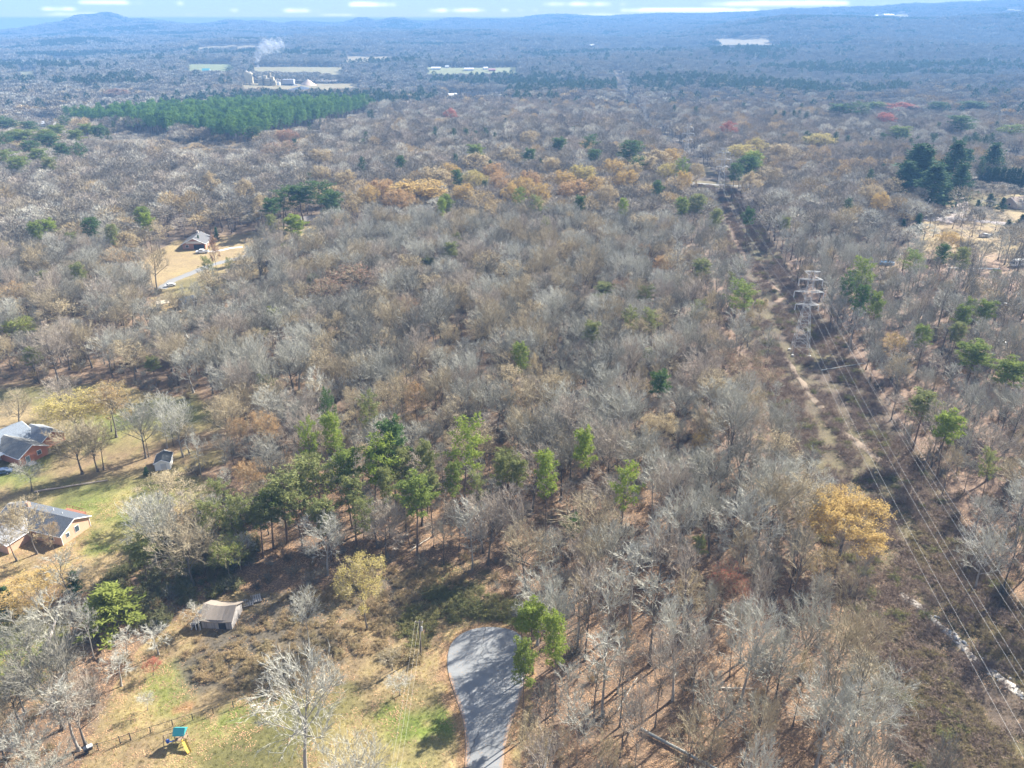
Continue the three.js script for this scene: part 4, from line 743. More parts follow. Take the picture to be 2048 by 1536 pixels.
  sow(60, 210, 0.85, (x, z, r, i, j) => {
    if (inside(roadEdge, x, z)) return;
    const e = hash(i, j, 50), cleared = isClear(x, z), turn = hash(i, j, 51) * R2, c = groundColor(x, z), k = 0.8 + 0.7 * hash(i, j, 52);
    if (cleared && e < 0.6) scatter('grass', tg, brLeaf, x, 0, z, turn, 0.9, 0.8, [c[0] * k * 1.1, c[1] * k * 1.15, c[2] * k]);
    else if (!cleared && e < 0.5 || e > lerp(0.97, 0.62, smoothstep(fbm(x / 7, z / 7, 66, 2), 0.4, 0.65)) || (edgeDistance(roadEdge, x, z) < 2 && e > 0.3)) scatter('leaf', lg, lm, x, 0, z, turn, 1, 1, mix([0.5, 0.3, 0.15], [0.3, 0.17, 0.1], hash(i, j, 53)).map((v) => v * k * 0.9));
  });
  pour('grass', 'lawn_grass', 'rough yellowish and green grass of the lawns at left and beside the road', 'grass');
  pour('leaf', 'fallen_leaves', 'tan and orange fallen leaves on the wood floor and along the road edge', 'leaf litter');
}

// ------------------------------------------------------------------ roads, tracks, the creek
function noiseMap(size, lo, hi, grain, s, tint = [1, 1, 1]) { return tile(size, (x, y) => { const v = lo + (hi - lo) * (0.45 * hash(x, y, s) + 0.3 * wrapNoise(x / grain, y / grain, Math.floor(size / grain), s + 1) + 0.25 * wrapNoise(x / (grain * 8), y / (grain * 8), Math.floor(size / grain / 8), s + 2)); return [v * tint[0], v * tint[1], v * tint[2]]; }); }
const asphaltMap = noiseMap(512, 0.55, 1, 4, 5), gravelMap = noiseMap(256, 0.4, 1, 2, 9), roofMap = tile(256, (x, y) => { const row = Math.floor(y / 16), v = 0.7 + 0.3 * hash(Math.floor((x + row * 7) / 18), row, 4) - (y % 16 < 2 ? 0.25 : 0); return [v, v, v]; });
{
  const pts = roadEdge.map(([x, z]) => new THREE.Vector2(x, -z)), curve = new THREE.SplineCurve(pts.slice(1, -1)), smooth = [pts[0], ...curve.getPoints(120), pts[pts.length - 1]];
  const ext = (p, q) => p.clone().add(p.clone().sub(q).multiplyScalar(4));       // the road runs on beneath the camera
  const out = [ext(smooth[0], smooth[6]), ...smooth, ext(smooth[smooth.length - 1], smooth[smooth.length - 7])];
  const g = new THREE.ExtrudeGeometry(new THREE.Shape(out), { depth: 0.12, bevelEnabled: true, bevelSize: 0.05, bevelThickness: 0.03, bevelSegments: 1 });
  g.rotateX(-Math.PI / 2); g.translate(0, -0.04, 0);
  const uv = g.attributes.uv; for (let i = 0; i < uv.count; i++) uv.setXY(i, (uv.getX(i) + 30) / 52, (uv.getY(i) - 66) / 52);
  const cracks = [[[-12, 79], [-9, 86], [-8, 96], [-6, 104]], [[-6, 70], [-5.4, 82], [-5, 95]], [[-9, 88], [-4, 90], [0, 89]], [[-10, 98], [-4, 101], [1, 99]]];
  const road = tile(1024, (x, y) => {
    const wx = x / 1024 * 52 - 30, wz = -(y / 1024 * 52 + 66), e = edgeDistance(roadEdge, wx, wz), a = fbm(wx / 5, wz / 5, 12, 4), f = hash(x, y, 5), s = fbm(wx / 1.1, wz / 1.1, 14, 3);
    let v = 0.19 + 0.07 * (a - 0.5) + 0.05 * (f - 0.5) + 0.05 * (s - 0.5), c = [v, v * 1.025, v * 1.045];
    for (const q of cracks) { const d = lineDistance(q.map(([X, Z]) => [X + 0.5 * (vnoise(Z, wz * 0.9, 4) - 0.5) + 0.35 * (vnoise(wx * 2, wz * 2, 2) - 0.5), -Z]), wx, wz); if (d < 0.1) c = c.map((u) => u * 0.5); }
    const ring = Math.abs(Math.hypot(wx + 4, (wz + 104) * 0.9) - 6.2), lane = Math.min(Math.abs(wx + 5.2 - 0.02 * wz), Math.abs(wx + 3.2 - 0.02 * wz)); if (ring < 0.5 && wz < -92 || lane < 0.28 && wz > -94) c = c.map((u) => u * 1.09);
    if (wx > -7.6 && wx < -5.4 && wz > -92 && wz < -88.2) c = c.map((u) => u * 0.72); { const st = vnoise(wx / 0.9 + 7, wz / 0.9, 45); if (st > 0.9) c = c.map((u) => u * lerp(1, 0.7, (st - 0.9) * 10)); }
    const lf = hash(x >> 1, y >> 1, 8) * (1 - smoothstep(e + 0.9 * (a - 0.5), 0.1, 1.3)); if (lf > 0.6 || (lf > 0 && e < 0.15)) c = mix(c, [0.36, 0.2, 0.1], 0.8); else if (hash(x >> 1, y >> 1, 9) > 0.992) c = [0.33, 0.2, 0.1];
    return c.map((u) => 1.055 * Math.pow(u, 1 / 2.4) - 0.055);
  });
  road.colorSpace = THREE.SRGBColorSpace;
  tag(part('cul_de_sac_road', g, mat(1, 1, 1, 0.88, { map: road })), 'pale grey asphalt cul-de-sac with a round turning end', 'road', null, 'structure');
}
function strip(name, label, category, px, width, m, lift, wob = 0.25, kind = 'structure') {
  const c = new THREE.CatmullRomCurve3(px.map((p) => (p.length === 3 ? new THREE.Vector3(p[0], 0, p[2]) : at(p[0], p[1])))), n = Math.max(12, Math.ceil(c.getLength() / 2)), P = [], U = [], I = [];
  for (let i = 0; i <= n; i++) {
    const p = c.getPoint(i / n), t = c.getTangent(i / n), l = Math.hypot(t.x, t.z) || 1, nx = -t.z / l, nz = t.x / l;
    for (let k = 0; k < 5; k++) {
      const s = (k / 4 - 0.5) * width * (1 + (k === 0 || k === 4 ? (vnoise(i * 0.7, k * 9, 33) - 0.5) * 2 * wob : 0)), x = p.x + nx * s, z = p.z + nz * s;
      P.push(x, H(x, z) + lift - (k === 0 || k === 4 ? lift * 0.95 : 0), z); U.push(x / 3, z / 3);
      if (i && k) { const a = i * 5 + k; I.push(a, a - 1, a - 6, a, a - 6, a - 5); }
    }
  }
  const g = new THREE.BufferGeometry(); g.setAttribute('position', new THREE.Float32BufferAttribute(P, 3)); g.setAttribute('uv', new THREE.Float32BufferAttribute(U, 2)); g.setIndex(I); g.computeVertexNormals();
  if (g.attributes.normal.getY(7) < 0) { g.setIndex(I.map((_, q) => I[q - (q % 3) + (2 - (q % 3))])); g.computeVertexNormals(); }
  m.side = THREE.DoubleSide;
  return tag(part(name, g, m), label, category, null, kind);
}
const gravel = mat(0.3, 0.295, 0.29, 1, { map: gravelMap }), dirt = mat(0.3, 0.205, 0.14, 1, { map: gravelMap }), paleDirt = mat(0.31, 0.235, 0.165, 1, { map: gravelMap });
strip('gravel_drive', 'grey gravel drive curving through the lawn before the house with the pickup', 'driveway', [[322, 578], [345, 562], [385, 545], [430, 528], [470, 518], [510, 508]], 5, gravel, 0.12);
strip('concrete_path', 'pale concrete path leading right from the white pickup', 'path', [[418, 503], [440, 501], [462, 496], [485, 494]], 2.6, mat(0.6, 0.56, 0.5), 0.1, 0.05);
strip('dirt_track', 'narrow sandy track running down the power line cut between two towers', 'track', [[1432, 396], [1446, 410], [1456, 440], [1474, 485], [1500, 530], [1536, 566], [1578, 594], [1606, 604]], 2.4, dirt, 0.14, 0.5);
strip('dirt_track', 'sandy track south of the nearest lattice tower', 'track', [[1566, 712], [1605, 768], [1650, 822], [1692, 868], [1722, 890], [1752, 915], [1800, 958], [1850, 1010]], 2.4, paleDirt, 0.14, 0.6);
strip('dirt_track', 'bare reddish side track left of the nearest lattice tower', 'track', [[1548, 604], [1572, 596], [1600, 588], [1625, 582]], 3, dirt, 0.16, 0.5);
strip('dirt_track', 'bare sandy side track right of the nearest lattice tower', 'track', [[1622, 622], [1640, 610], [1662, 594]], 3, paleDirt, 0.16, 0.5);
strip('crossing_road', 'pale road crossing the cut beside the second lattice tower', 'road', [[1372, 366], [1400, 367], [1440, 370], [1480, 372], [1520, 370]], 5, mat(0.22, 0.215, 0.2), 0.12, 0.05);
strip('dirt_drive', 'dusty drive behind the gravel yard on the right', 'driveway', [[1890, 445], [1920, 425], [1925, 405], [1915, 390]], 7, mat(0.42, 0.34, 0.3, 1, { map: gravelMap }), 0.12);
strip('lane', 'pinkish lane passing the house behind the hedge', 'road', [[1850, 440], [1900, 436], [1960, 442], [2060, 452]], 8, mat(0.38, 0.33, 0.32, 1, { map: gravelMap }), 0.16, 0.1);
strip('pale_wall_strip', 'thin white edging line across the tan yard at the right', 'edging', [[1896, 536], [1940, 537], [2000, 538]], 1.1, mat(0.75, 0.72, 0.66), 0.3, 0.05);
strip('barn_lane', 'pale lane leading right from the red barn', 'road', [[918, 198], [950, 197], [985, 192], [1020, 186]], 14, mat(0.5, 0.48, 0.42), 0.5, 0.2);
const creekPx = [[1800, 1185], [1840, 1218], [1880, 1252], [1920, 1288], [1958, 1326], [2005, 1358], [2060, 1400], [2110, 1450]];
strip('creek', 'shallow stony creek bed winding through brambles at the lower right', 'creek', creekPx, 2.2, mat(0.2, 0.16, 0.12, 0.5, { map: gravelMap }), 0.08, 0.7);
{
  const c = new THREE.CatmullRomCurve3(creekPx.map((p) => at(...p))), R = rng(88), rockMat = mat(0.28, 0.28, 0.275, 0.9), shapes = [];
  for (let k = 0; k < 4; k++) { const g = new THREE.IcosahedronGeometry(0.5, 1), q = g.attributes.position; for (let i = 0; i < q.count; i++) { const s = 0.7 + 0.6 * vnoise(q.getX(i) * 3 + k * 9, q.getY(i) * 3 + q.getZ(i) * 2, 8); q.setXYZ(i, q.getX(i) * s * 1.3, q.getY(i) * s * 0.65, q.getZ(i) * s); } g.computeVertexNormals(); shapes.push(g); }
  const all = [];
  for (let k = 0; k < 70; k++) { const u = [0.2, 0.36, 0.42, 0.6, 0.65, 0.72, 0.8, 0.9][Math.floor(R() * 8)] + (R() - 0.5) * 0.1, p = c.getPoint(clamp(u, 0, 1)), s = 0.3 + 0.7 * R() * R(); const g = shapes[k % 4].clone(); g.scale(s, s, s); g.rotateY(R() * 6); g.translate(p.x + (R() - 0.5) * 3, 0.1, p.z + (R() - 0.5) * 3); all.push(g); }
  tag(part('creek_rocks', mergeGeometries(all), rockMat), 'white rocks heaped along the stony creek bed', 'rocks', null, 'stuff');
}

// ------------------------------------------------------------------ power line
const steel = mat(0.37, 0.375, 0.38, 0.55, { metalness: 0.2 }), porcelain = mat(0.6, 0.6, 0.59, 0.4);
const ARMS = [[18.2, 3.9], [22.8, 4.9], [27.2, 3.9]], TOP = [30, 2.6];
function towerParts(o) {
  const half = (y) => (y < 17 ? lerp(2.9, 1.15, y / 17) : lerp(1.15, 0.8, (y - 17) / 13)), lv = [0, 3.4, 6.4, 9.2, 11.8, 14.4, 17, 18.2, 20.5, 22.8, 25, 27.2, 30], corner = (k, y) => [half(y) * [-1, 1, 1, -1][k], y, half(y) * [-1, -1, 1, 1][k]];
  for (let k = 0; k < 4; k++) { const b = new MB(); b.tube(lv.map((y) => corner(k, y)), lv.map((y) => (y < 17 ? 0.068 : 0.052)), 4, true); part('leg', b.geo(), steel, o); }
  for (let k = 0; k < 4; k++) {
    const b = new MB(), n = (k + 1) % 4;
    for (let i = 1; i < lv.length; i++) { b.bar(corner(k, lv[i - 1]), corner(n, lv[i]), 0.028); b.bar(corner(n, lv[i - 1]), corner(k, lv[i]), 0.028); b.bar(corner(k, lv[i]), corner(n, lv[i]), 0.04); }
    part('bracing', b.geo(), steel, o);
  }
  for (const [y, s] of [...ARMS, TOP]) {
    const b = new MB(), w = half(y);
    for (const d of [-1, 1]) {
      for (const e of [-1, 1]) { b.bar([d * w, y, e * w], [d * s, y, 0], 0.075); b.bar([d * w, y + (y === 30 ? -1.2 : 1.1), e * w], [d * s, y, 0], 0.05); b.bar([d * lerp(w, s, 0.5), y, e * w * 0.5], [d * lerp(w, s, 0.5), y + (y === 30 ? -0.6 : 0.55), e * w * 0.5], 0.04); }
      b.bar([d * w, y, -w], [d * w, y, w], 0.06);
    }
    b.bar([-s, y + 0.06, 0], [s, y + 0.06, 0], 0.09);
    part('crossarm', b.geo(), steel, o);
  }
  for (const [y, s] of ARMS) for (const d of [-1, 1]) { const b = new MB(); b.tube([0, 0.3, 0.6, 0.9, 1.2, 1.5, 1.8, 2.1].map((q) => [d * s, y - q, 0]), [0.1, 0.17, 0.1, 0.17, 0.1, 0.17, 0.1, 0.15], 6, true); part('insulator', b.geo(), porcelain, o); }
  { const b = new MB(); for (const k of [0, 1, 2, 3]) { const c = corner(k, 0); b.box(c[0], 0.1, c[2], 0.8, 0.9, 0.8); } part('footing', b.geo(), mat(0.5, 0.49, 0.46), o); }
}
const lineTurn = (i) => { const a = towerAt[Math.max(0, i - 1)], b = towerAt[Math.min(towerAt.length - 1, i + 1)]; return Math.atan2(b[0] - a[0], -(b[1] - a[1])); };
const towerWords = [null, 'near tall steel lattice tower standing in the brush of the power line cut', 'second steel lattice tower, beside the road crossing the cut', 'third steel lattice tower, hazy, beyond the crossing road', 'fourth lattice tower, small and hazy, far along the cut', 'fifth lattice tower, faint, near the far end of the cut', null];
const tower = thing('lattice_tower', towerWords[1], 'tower', [towerAt[1][0], H(...towerAt[1]), towerAt[1][1]], -lineTurn(1), 'steel lattice towers of the power line');
towerParts(tower); tower.scale.setScalar(1.06);
const towerCopy = (x, z, turn, label, s = 1.06) => { const c = tower.clone(); c.name = numbered('lattice_tower'); scene.add(c); c.userData = {}; tag(c, label, 'tower', 'steel lattice towers of the power line'); c.position.set(x, H(x, z), z); c.rotation.y = turn; c.scale.setScalar(s); return c; };
for (let i = 2; i < 6; i++) towerCopy(...towerAt[i], -lineTurn(i), towerWords[i]);
{ const p = [[1678, 124, 'tiny pale lattice tower before the dark conifers far at right'], [1972, 140, 'tiny pale lattice tower at far right in the blue haze'], [1508, 134, 'tiny faint lattice tower far right of the cut']]; for (const [x, y, l] of p) { const g = at(x, y); towerCopy(g.x, g.z, 0.9, l, 1.1); } }
{
  const wire = mat(0.36, 0.35, 0.335, 0.5, { metalness: 0.3 }), names = ['lower left', 'lower right', 'middle left', 'middle right', 'upper left', 'upper right', 'top left', 'top right'];
  const hang = []; for (const [y, s] of ARMS) for (const d of [-1, 1]) hang.push([d * s, y - 2.15]); for (const d of [-1, 1]) hang.push([d * TOP[1], TOP[0] + 0.1]);
  hang.forEach(([sx, y], k) => {
    const pts = [];
    for (let i = 0; i < towerAt.length - 1; i++) {
      const e = [i, i + 1].map((q) => { const t = -lineTurn(q), [x, z] = towerAt[q]; return new THREE.Vector3(x + 1.06 * sx * Math.cos(t), H(x, z) + 1.06 * y, z - 1.06 * sx * Math.sin(t)); });
      const n = i < 3 ? 28 : 12, sag = e[0].distanceTo(e[1]) ** 2 / 290 ** 2 * (k < 6 ? 6.5 : 4.5);
      for (let j = i ? 1 : 0; j <= n; j++) { const u = j / n, p = e[0].clone().lerp(e[1], u); p.y -= sag * 4 * u * (1 - u); pts.push(p.toArray()); }
    }
    const b = new MB(); b.tube(pts, pts.map(() => (k < 6 ? 0.023 : 0.015)), 4, true);
    tag(part('power_line_wire', b.geo(), wire), `thin pale wire strung along the lattice towers from their ${names[k]} arm ends`, 'power line', 'wires of the lattice towers');
  });
}
const poleWood = mat(0.12, 0.1, 0.085), greyWood = mat(0.33, 0.3, 0.27);
{
  const g = at(842, 1312), o = thing('utility_pole', 'dark wooden utility pole beside the brambles left of the cul-de-sac', 'utility pole', [g.x, 0, g.z]);
  let b = new MB(); b.tube([[0, -0.4, 0], [0.1, 9, -0.1]], [0.17, 0.11], 8, true); part('pole', b.geo(), poleWood, o);
  b = new MB(); b.tube([[0.42, 6.4, 0], [0.42, 7.3, 0]], [0.22, 0.22], 10, true); part('transformer', b.geo(), mat(0.35, 0.36, 0.37, 0.5), o);
  b = new MB(); b.box(0, 8.5, 0, 1.6, 0.12, 0.12); part('crossarm', b.geo(), poleWood, o);
  b = new MB(); for (const x of [-0.7, 0, 0.7]) b.tube([[x, 8.56, 0], [x, 8.8, 0]], [0.06, 0.04], 6, true); part('insulator', b.geo(), porcelain, o);
  const end = at(796, 1600);
  for (let k = 0; k < 3; k++) {
    const a = [g.x + (k - 1) * 0.7, 8.8, g.z], e = [end.x + (k - 1) * 0.75, 8.4, end.z + 14], pts = []; for (let i = 0; i <= 20; i++) { const u = i / 20; pts.push([lerp(a[0], e[0], u), lerp(a[1], e[1], u) - 1.3 * 4 * u * (1 - u), lerp(a[2], e[2], u)]); }
    const w = new MB(); w.tube(pts, pts.map(() => 0.011), 4, true); tag(part('overhead_wire', w.geo(), mat(0.5, 0.47, 0.43, 0.6)), `${['left', 'middle', 'right'][k]} of three wires running down from the pole by the cul-de-sac`, 'wire', 'wires of the wooden pole');
  }
  const q = at(1848, 428), p = thing('utility_pole', 'pale leaning utility pole beside the dark evergreens at the right', 'utility pole', [q.x, q.y, q.z]);
  b = new MB(); b.tube([[0, -0.3, 0], [1.4, 10, 0.4]], [0.2, 0.15], 8, true); part('pole', b.geo(), mat(0.5, 0.47, 0.44), p);
  b = new MB(); b.tube([[1.7, 8.6, 0.4], [1.7, 9.7, 0.4]], [0.3, 0.3], 8, true); part('transformer', b.geo(), mat(0.7, 0.7, 0.7, 0.5), p);
}

// ------------------------------------------------------------------ houses and sheds
const trim = mat(0.8, 0.8, 0.78, 0.6), glass = mat(0.05, 0.07, 0.09, 0.15), dark = mat(0.03, 0.03, 0.035, 0.9);
const roofing = (r, g, b, more) => mat(r, g, b, 0.9, { map: roofMap, ...more });
// a gabled block: ridge along its own x, gables at +-x, front towards +z
function gabled(o, { x = 0, z = 0, turn = 0, w, l, eave, ridge, wall, roof, over = 0.4, edge = trim, sagging = 0, thick = 0.16 }) {
  const h = new THREE.Group(); h.position.set(x, 0, z); h.rotation.y = turn; h.updateMatrix();
  const put1 = (name, b, m) => { const g = b.geo(); g.applyMatrix4(h.matrix); const uv = new Float32Array(g.attributes.position.count * 2), p = g.attributes.position; for (let i = 0; i < p.count; i++) { uv[i * 2] = (p.getX(i) + p.getZ(i) * 0.3) / 3; uv[i * 2 + 1] = (p.getZ(i) - p.getX(i) * 0.3 + p.getY(i)) / 3; } g.setAttribute('uv', new THREE.BufferAttribute(uv, 2)); return part(name, g, m, o); };
  const X = l / 2, Z = w / 2; let b = new MB();
  for (const s of [-1, 1]) { b.quad([s * X, 0, -s * -Z], [s * X, 0, -s * Z], [s * X, eave, -s * Z], [s * X, eave, -s * -Z]); b.tri([s * X, eave, s * Z], [s * X, eave, -s * Z], [s * X, ridge - 0.08, 0]); b.quad([-s * X, 0, s * Z], [s * X, 0, s * Z], [s * X, eave, s * Z], [-s * X, eave, s * Z]); }
  put1('wall', b, wall);
  const drop = (ridge - eave) / Z * over, n = sagging ? 6 : 1;
  for (const s of [1, -1]) {
    b = new MB();
    for (let i = 0; i < n; i++) {
      const xa = lerp(-X - over, X + over, i / n), xb = lerp(-X - over, X + over, (i + 1) / n), sg = (q) => sagging * Math.sin(Math.PI * clamp((q + X) / (2 * X), 0, 1));
      const ra = ridge - sg(xa), rb = ridge - sg(xb), ea = eave - drop - sg(xa) * 0.6, eb = eave - drop - sg(xb) * 0.6, ze = s * (Z + over);
      const q = [[xa, ra + thick, 0], [xb, rb + thick, 0], [xb, eb + thick, ze], [xa, ea + thick, ze]], u = [[xa, ra, 0], [xb, rb, 0], [xb, eb, ze], [xa, ea, ze]];
      if (s > 0) b.quad(q[3], q[2], q[1], q[0]); else b.quad(q[0], q[1], q[2], q[3]);
      b.quad(u[0], u[1], u[2], u[3]); b.quad(u[3], u[2], q[2], q[3]);
      if (i === 0) b.quad(u[0], u[3], q[3], q[0]); if (i === n - 1) b.quad(u[2], u[1], q[1], q[2]);
    }
    put1('roof_slope', b, roof);
  }
  if (edge) { b = new MB(); for (const s of [-1, 1]) for (const e of [-1, 1]) b.bar([s * (X + over + 0.03), ridge + thick * 0.3, 0], [s * (X + over + 0.03), eave - drop + thick * 0.3, e * (Z + over)], 0.13); for (const e of [-1, 1]) b.bar([-X - over, eave - drop + 0.02, e * (Z + over + 0.04)], [X + over, eave - drop + 0.02, e * (Z + over + 0.04)], 0.1); put1('fascia', b, edge); }
  return { X, Z, put1, h };
}
function opening(o, name, blk, at3, w, h, face, m = glass, framed = true) {      // face: 'x', '-x', 'z', '-z' of the block
  const s = face[0] === '-' ? -1 : 1, ax = face.endsWith('x'), box = (q, ww, hh, d) => new MB().box(ax ? s * (blk.X + q) : at3[0], at3[1], ax ? at3[0] : s * (blk.Z + q), ax ? d : ww, hh, ax ? ww : d);
  if (framed) { const f = blk.put1(name, box(0.03, w + 0.24, h + 0.24, 0.08), trim); const g = box(0.09, w, h, 0.05).geo(); g.applyMatrix4(blk.h.matrix); part('pane', g, m, f); return f; }
  return blk.put1(name, box(0.04, w, h, 0.06), m);
}
const chimney = (o, blk, x, z, y, h, m) => blk.put1('chimney', new MB().box(x, y + h / 2, z, 0.8, h, 0.8), m);
{ // peach brick house at the left edge
  const A = at(125.5, 1092), B = at(182.5, 1052), wide = A.distanceTo(B), t = Math.atan2(-(B.z - A.z), B.x - A.x), turn = t - Math.PI / 2, o = thing('brick_house', 'peach brick house with dark blue grey roof at the left edge', 'house', [(A.x + B.x) / 2 - Math.cos(turn) * 10, 0, (A.z + B.z) / 2 + Math.sin(turn) * 10], turn);
  const brick = mat(0.6, 0.37, 0.25, 0.9, { map: noiseMap(128, 0.75, 1, 4, 21) }), roof = roofing(0.1, 0.115, 0.14);
  const main = gabled(o, { w: wide, l: 20, eave: 2.9, ridge: 4.9, wall: brick, roof });
  for (const [z, w, h] of [[-0.4, 1.1, 1.5], [2.4, 0.8, 1]]) opening(o, 'window', main, [z, 1.9], w, h, 'x');
  for (const x of [7, 3.4]) opening(o, 'window', main, [x, 1.7], 1.3, 1.3, 'z');
  const wing = gabled(o, { x: -3, z: 7, turn: Math.PI / 2, w: 7.4, l: 8, eave: 2.7, ridge: 4.2, wall: brick, roof: roofing(0.3, 0.3, 0.31) });
  opening(o, 'window', wing, [0, 1.6], 1.4, 1.2, '-x');
  chimney(o, main, -5, -1, 3.6, 2.2, brick);
  for (const [x, z] of [[5, -1.6], [1.5, -2.2], [-1, 2]]) { const b = new MB(); b.tube([[x, 3.6, z], [x, 4.75, z]], [0.09, 0.09], 8, true); main.put1('vent_pipe', b, trim); }
  for (const s of [-1, 1]) main.put1('downspout', new MB().box(main.X + 0.06, 1.4, s * (main.Z - 0.15), 0.1, 2.7, 0.1), trim);
  main.put1('deck', new MB().box(2, 0.4, -main.Z - 2, 6, 0.8, 3.2), mat(0.3, 0.13, 0.08));
  { const b = new MB(); for (let k = 0; k <= 6; k++) b.bar([-1 + k, 0.8, -main.Z - 3.5], [-1 + k, 1.7, -main.Z - 3.5], 0.06); b.bar([-1, 1.7, -main.Z - 3.5], [5, 1.7, -main.Z - 3.5], 0.07); main.put1('deck_railing', b, mat(0.3, 0.13, 0.08)); }
}
{ // brick house with pale wing, upper left edge
  const A = at(43, 934), B = at(98, 908), wide = A.distanceTo(B), turn = Math.atan2(-(B.z - A.z), B.x - A.x) - Math.PI / 2, o = thing('brick_house', 'red brick house with grey and white roofs at the left edge', 'house', [(A.x + B.x) / 2 - Math.cos(turn) * 6, 0, (A.z + B.z) / 2 + Math.sin(turn) * 6], turn);
  const brick = mat(0.42, 0.17, 0.1, 0.9), roof = roofing(0.2, 0.2, 0.19);
  const main = gabled(o, { w: wide, l: 12, eave: 2.8, ridge: 5, wall: brick, roof });
  opening(o, 'window', main, [-1.6, 1.9], 1.1, 1.2, 'x'); opening(o, 'door', main, [1.9, 1.2], 1, 2.1, 'x', mat(0.12, 0.17, 0.18, 0.4));
  gabled(o, { x: -9, z: 0.6, turn: Math.PI / 2, w: 12, l: 15, eave: 3, ridge: 5.6, wall: mat(0.7, 0.7, 0.68), roof: roofing(0.19, 0.22, 0.26), edge: trim });
  gabled(o, { x: -2, z: -8.4, w: 7, l: 9, eave: 2.7, ridge: 4.6, wall: brick, roof: roofing(0.22, 0.24, 0.27) });
  const port = new MB(); port.box(-4.5, 2.75, main.Z + 3.4, 9, 0.2, 6.4); main.put1('carport_roof', port, mat(0.4, 0.43, 0.46, 0.6));
  const posts = new MB(); for (const x of [-8.7, -4.5, -0.3]) posts.box(x, 1.3, main.Z + 6.4, 0.18, 2.7, 0.18); main.put1('carport_posts', posts, trim);
  main.put1('step', new MB().box(main.X + 1, 0.2, 1.9, 1.8, 0.4, 2), mat(0.55, 0.52, 0.47));
}
{ // small white shed among the lawn trees
  const A = at(305, 943), B = at(335, 939), turn = Math.atan2(-(B.z - A.z), B.x - A.x) + Math.PI / 2 - 0.04, o = thing('garden_shed', 'small white garden shed with dark gabled roof under the lawn trees', 'shed', [(A.x + B.x) / 2 + 0.15, 0, (A.z + B.z) / 2 - 2.9], turn);
  const boards = mat(0.72, 0.72, 0.7, 0.8), m = gabled(o, { w: 4, l: 5.6, eave: 2.2, ridge: 3.2, wall: boards, roof: roofing(0.06, 0.068, 0.075), over: 0.2 });
  opening(o, 'door', m, [0.3, 1], 1.5, 1.9, '-x', mat(0.5, 0.51, 0.52), false);
}
{ // the collapsing shed in the brambles
  const c = at(437, 1257), o = thing('old_shed', 'collapsing grey wooden shed with sagging rusty tan roof in brambles', 'shed', [c.x, 0, c.z - 2.8], -0.06);
  const boards = mat(0.36, 0.33, 0.31, 0.95, { map: tile(128, (x, y) => { const v = 0.6 + 0.4 * hash(Math.floor(x / 8), 0, 3) - (x % 8 === 0 ? 0.4 : 0); return [v, v, v]; }) }), tin = mat(0.29, 0.255, 0.225, 0.75, { map: noiseMap(256, 0.5, 1, 20, 55, [1, 0.95, 0.88]) });
  const m = gabled(o, { w: 5.8, l: 6.3, eave: 2.3, ridge: 3.9, wall: boards, roof: tin, over: 0.35, edge: null, sagging: 0.55 });
  for (let k = 0; k < 12; k++) m.put1('board', new MB().box(-2.9 + k * 0.5, 1.05 + 0.1 * hash(k, 1), m.Z + 0.06, 0.44, 2.0 + 0.2 * hash(k, 2), 0.06), k % 3 ? boards : greyWood);
  opening(o, 'doorway', { ...m, Z: m.Z + 0.1 }, [1.2, 0.9], 1.5, 1.7, 'z', dark, false);
  const lean = new MB(); lean.quad([-3.2, 2.0, 3.6], [-3.2, 2.5, -0.5], [-5.3, 1.6, -0.5], [-5.3, 1.2, 3.6]); lean.quad([-5.3, 1.14, 3.6], [-5.3, 1.54, -0.5], [-3.2, 2.44, -0.5], [-3.2, 1.94, 3.6]); m.put1('lean_to_roof', lean, mat(0.5, 0.52, 0.55, 0.5));
  const lw = new MB(); lw.box(-5.2, 0.6, 1.5, 0.1, 1.2, 4); for (const x of [-5.2, -4.2, -3.3]) lw.box(x, 0.75, 3.5, 0.14, 1.5, 0.14); m.put1('lean_to_wall', lw, mat(0.6, 0.62, 0.63));
}
function pallet(px, py, label) { const p = at(px, py), o = thing('wooden_pallet', label, 'pallet', [p.x, 0.25, p.z], 0.4); for (let k = 0; k < 5; k++) part('plank', new MB().box(-0.9 + k * 0.45, 0.12, 0, 0.32, 0.06, 2.6, 0).geo(), greyWood, o); for (let k = 0; k < 3; k++) part('bearer', new MB().box(0, 0, -1.1 + k * 1.1, 2.2, 0.16, 0.14).geo(), greyWood, o); }
pallet(496, 1207, 'weathered wooden pallet lying right of the collapsing shed'); pallet(512, 1199, 'broken wooden pallet behind the first one near the shed');
function simpleHouse(px, py, turn, dims, label, windows = [], more) { const p = at(px, py), o = thing(more?.name ?? 'house', label, more?.category ?? 'house', [p.x, p.y, p.z], turn, more?.group), m = gabled(o, dims); for (const [face, a, y, w, h] of windows) opening(o, 'window', m, [a, y], w, h, face); return { o, m, p }; }
{
  const { o, m } = simpleHouse(396, 491, Math.PI / 2 + 0.1, { w: 12, l: 15, eave: 2.9, ridge: 5.8, wall: mat(0.4, 0.22, 0.16), roof: roofing(0.13, 0.13, 0.135), over: 0.6 }, 'grey roofed house with open carport and white pickup in the tan clearing', [['z', -3, 1.7, 1.4, 1.2], ['-x', -3.6, 1.6, 1.5, 1.2]]);
  m.put1('gable_board', new MB().box(-7.62, 3.6, 0, 0.12, 1.2, 8), mat(0.6, 0.58, 0.55)); m.put1('carport_opening', new MB().box(-7.55, 1.3, 2.6, 0.3, 2.4, 5.4), dark); chimney(o, m, 5.5, -0.6, 5.2, 1.8, mat(0.6, 0.55, 0.5));
}
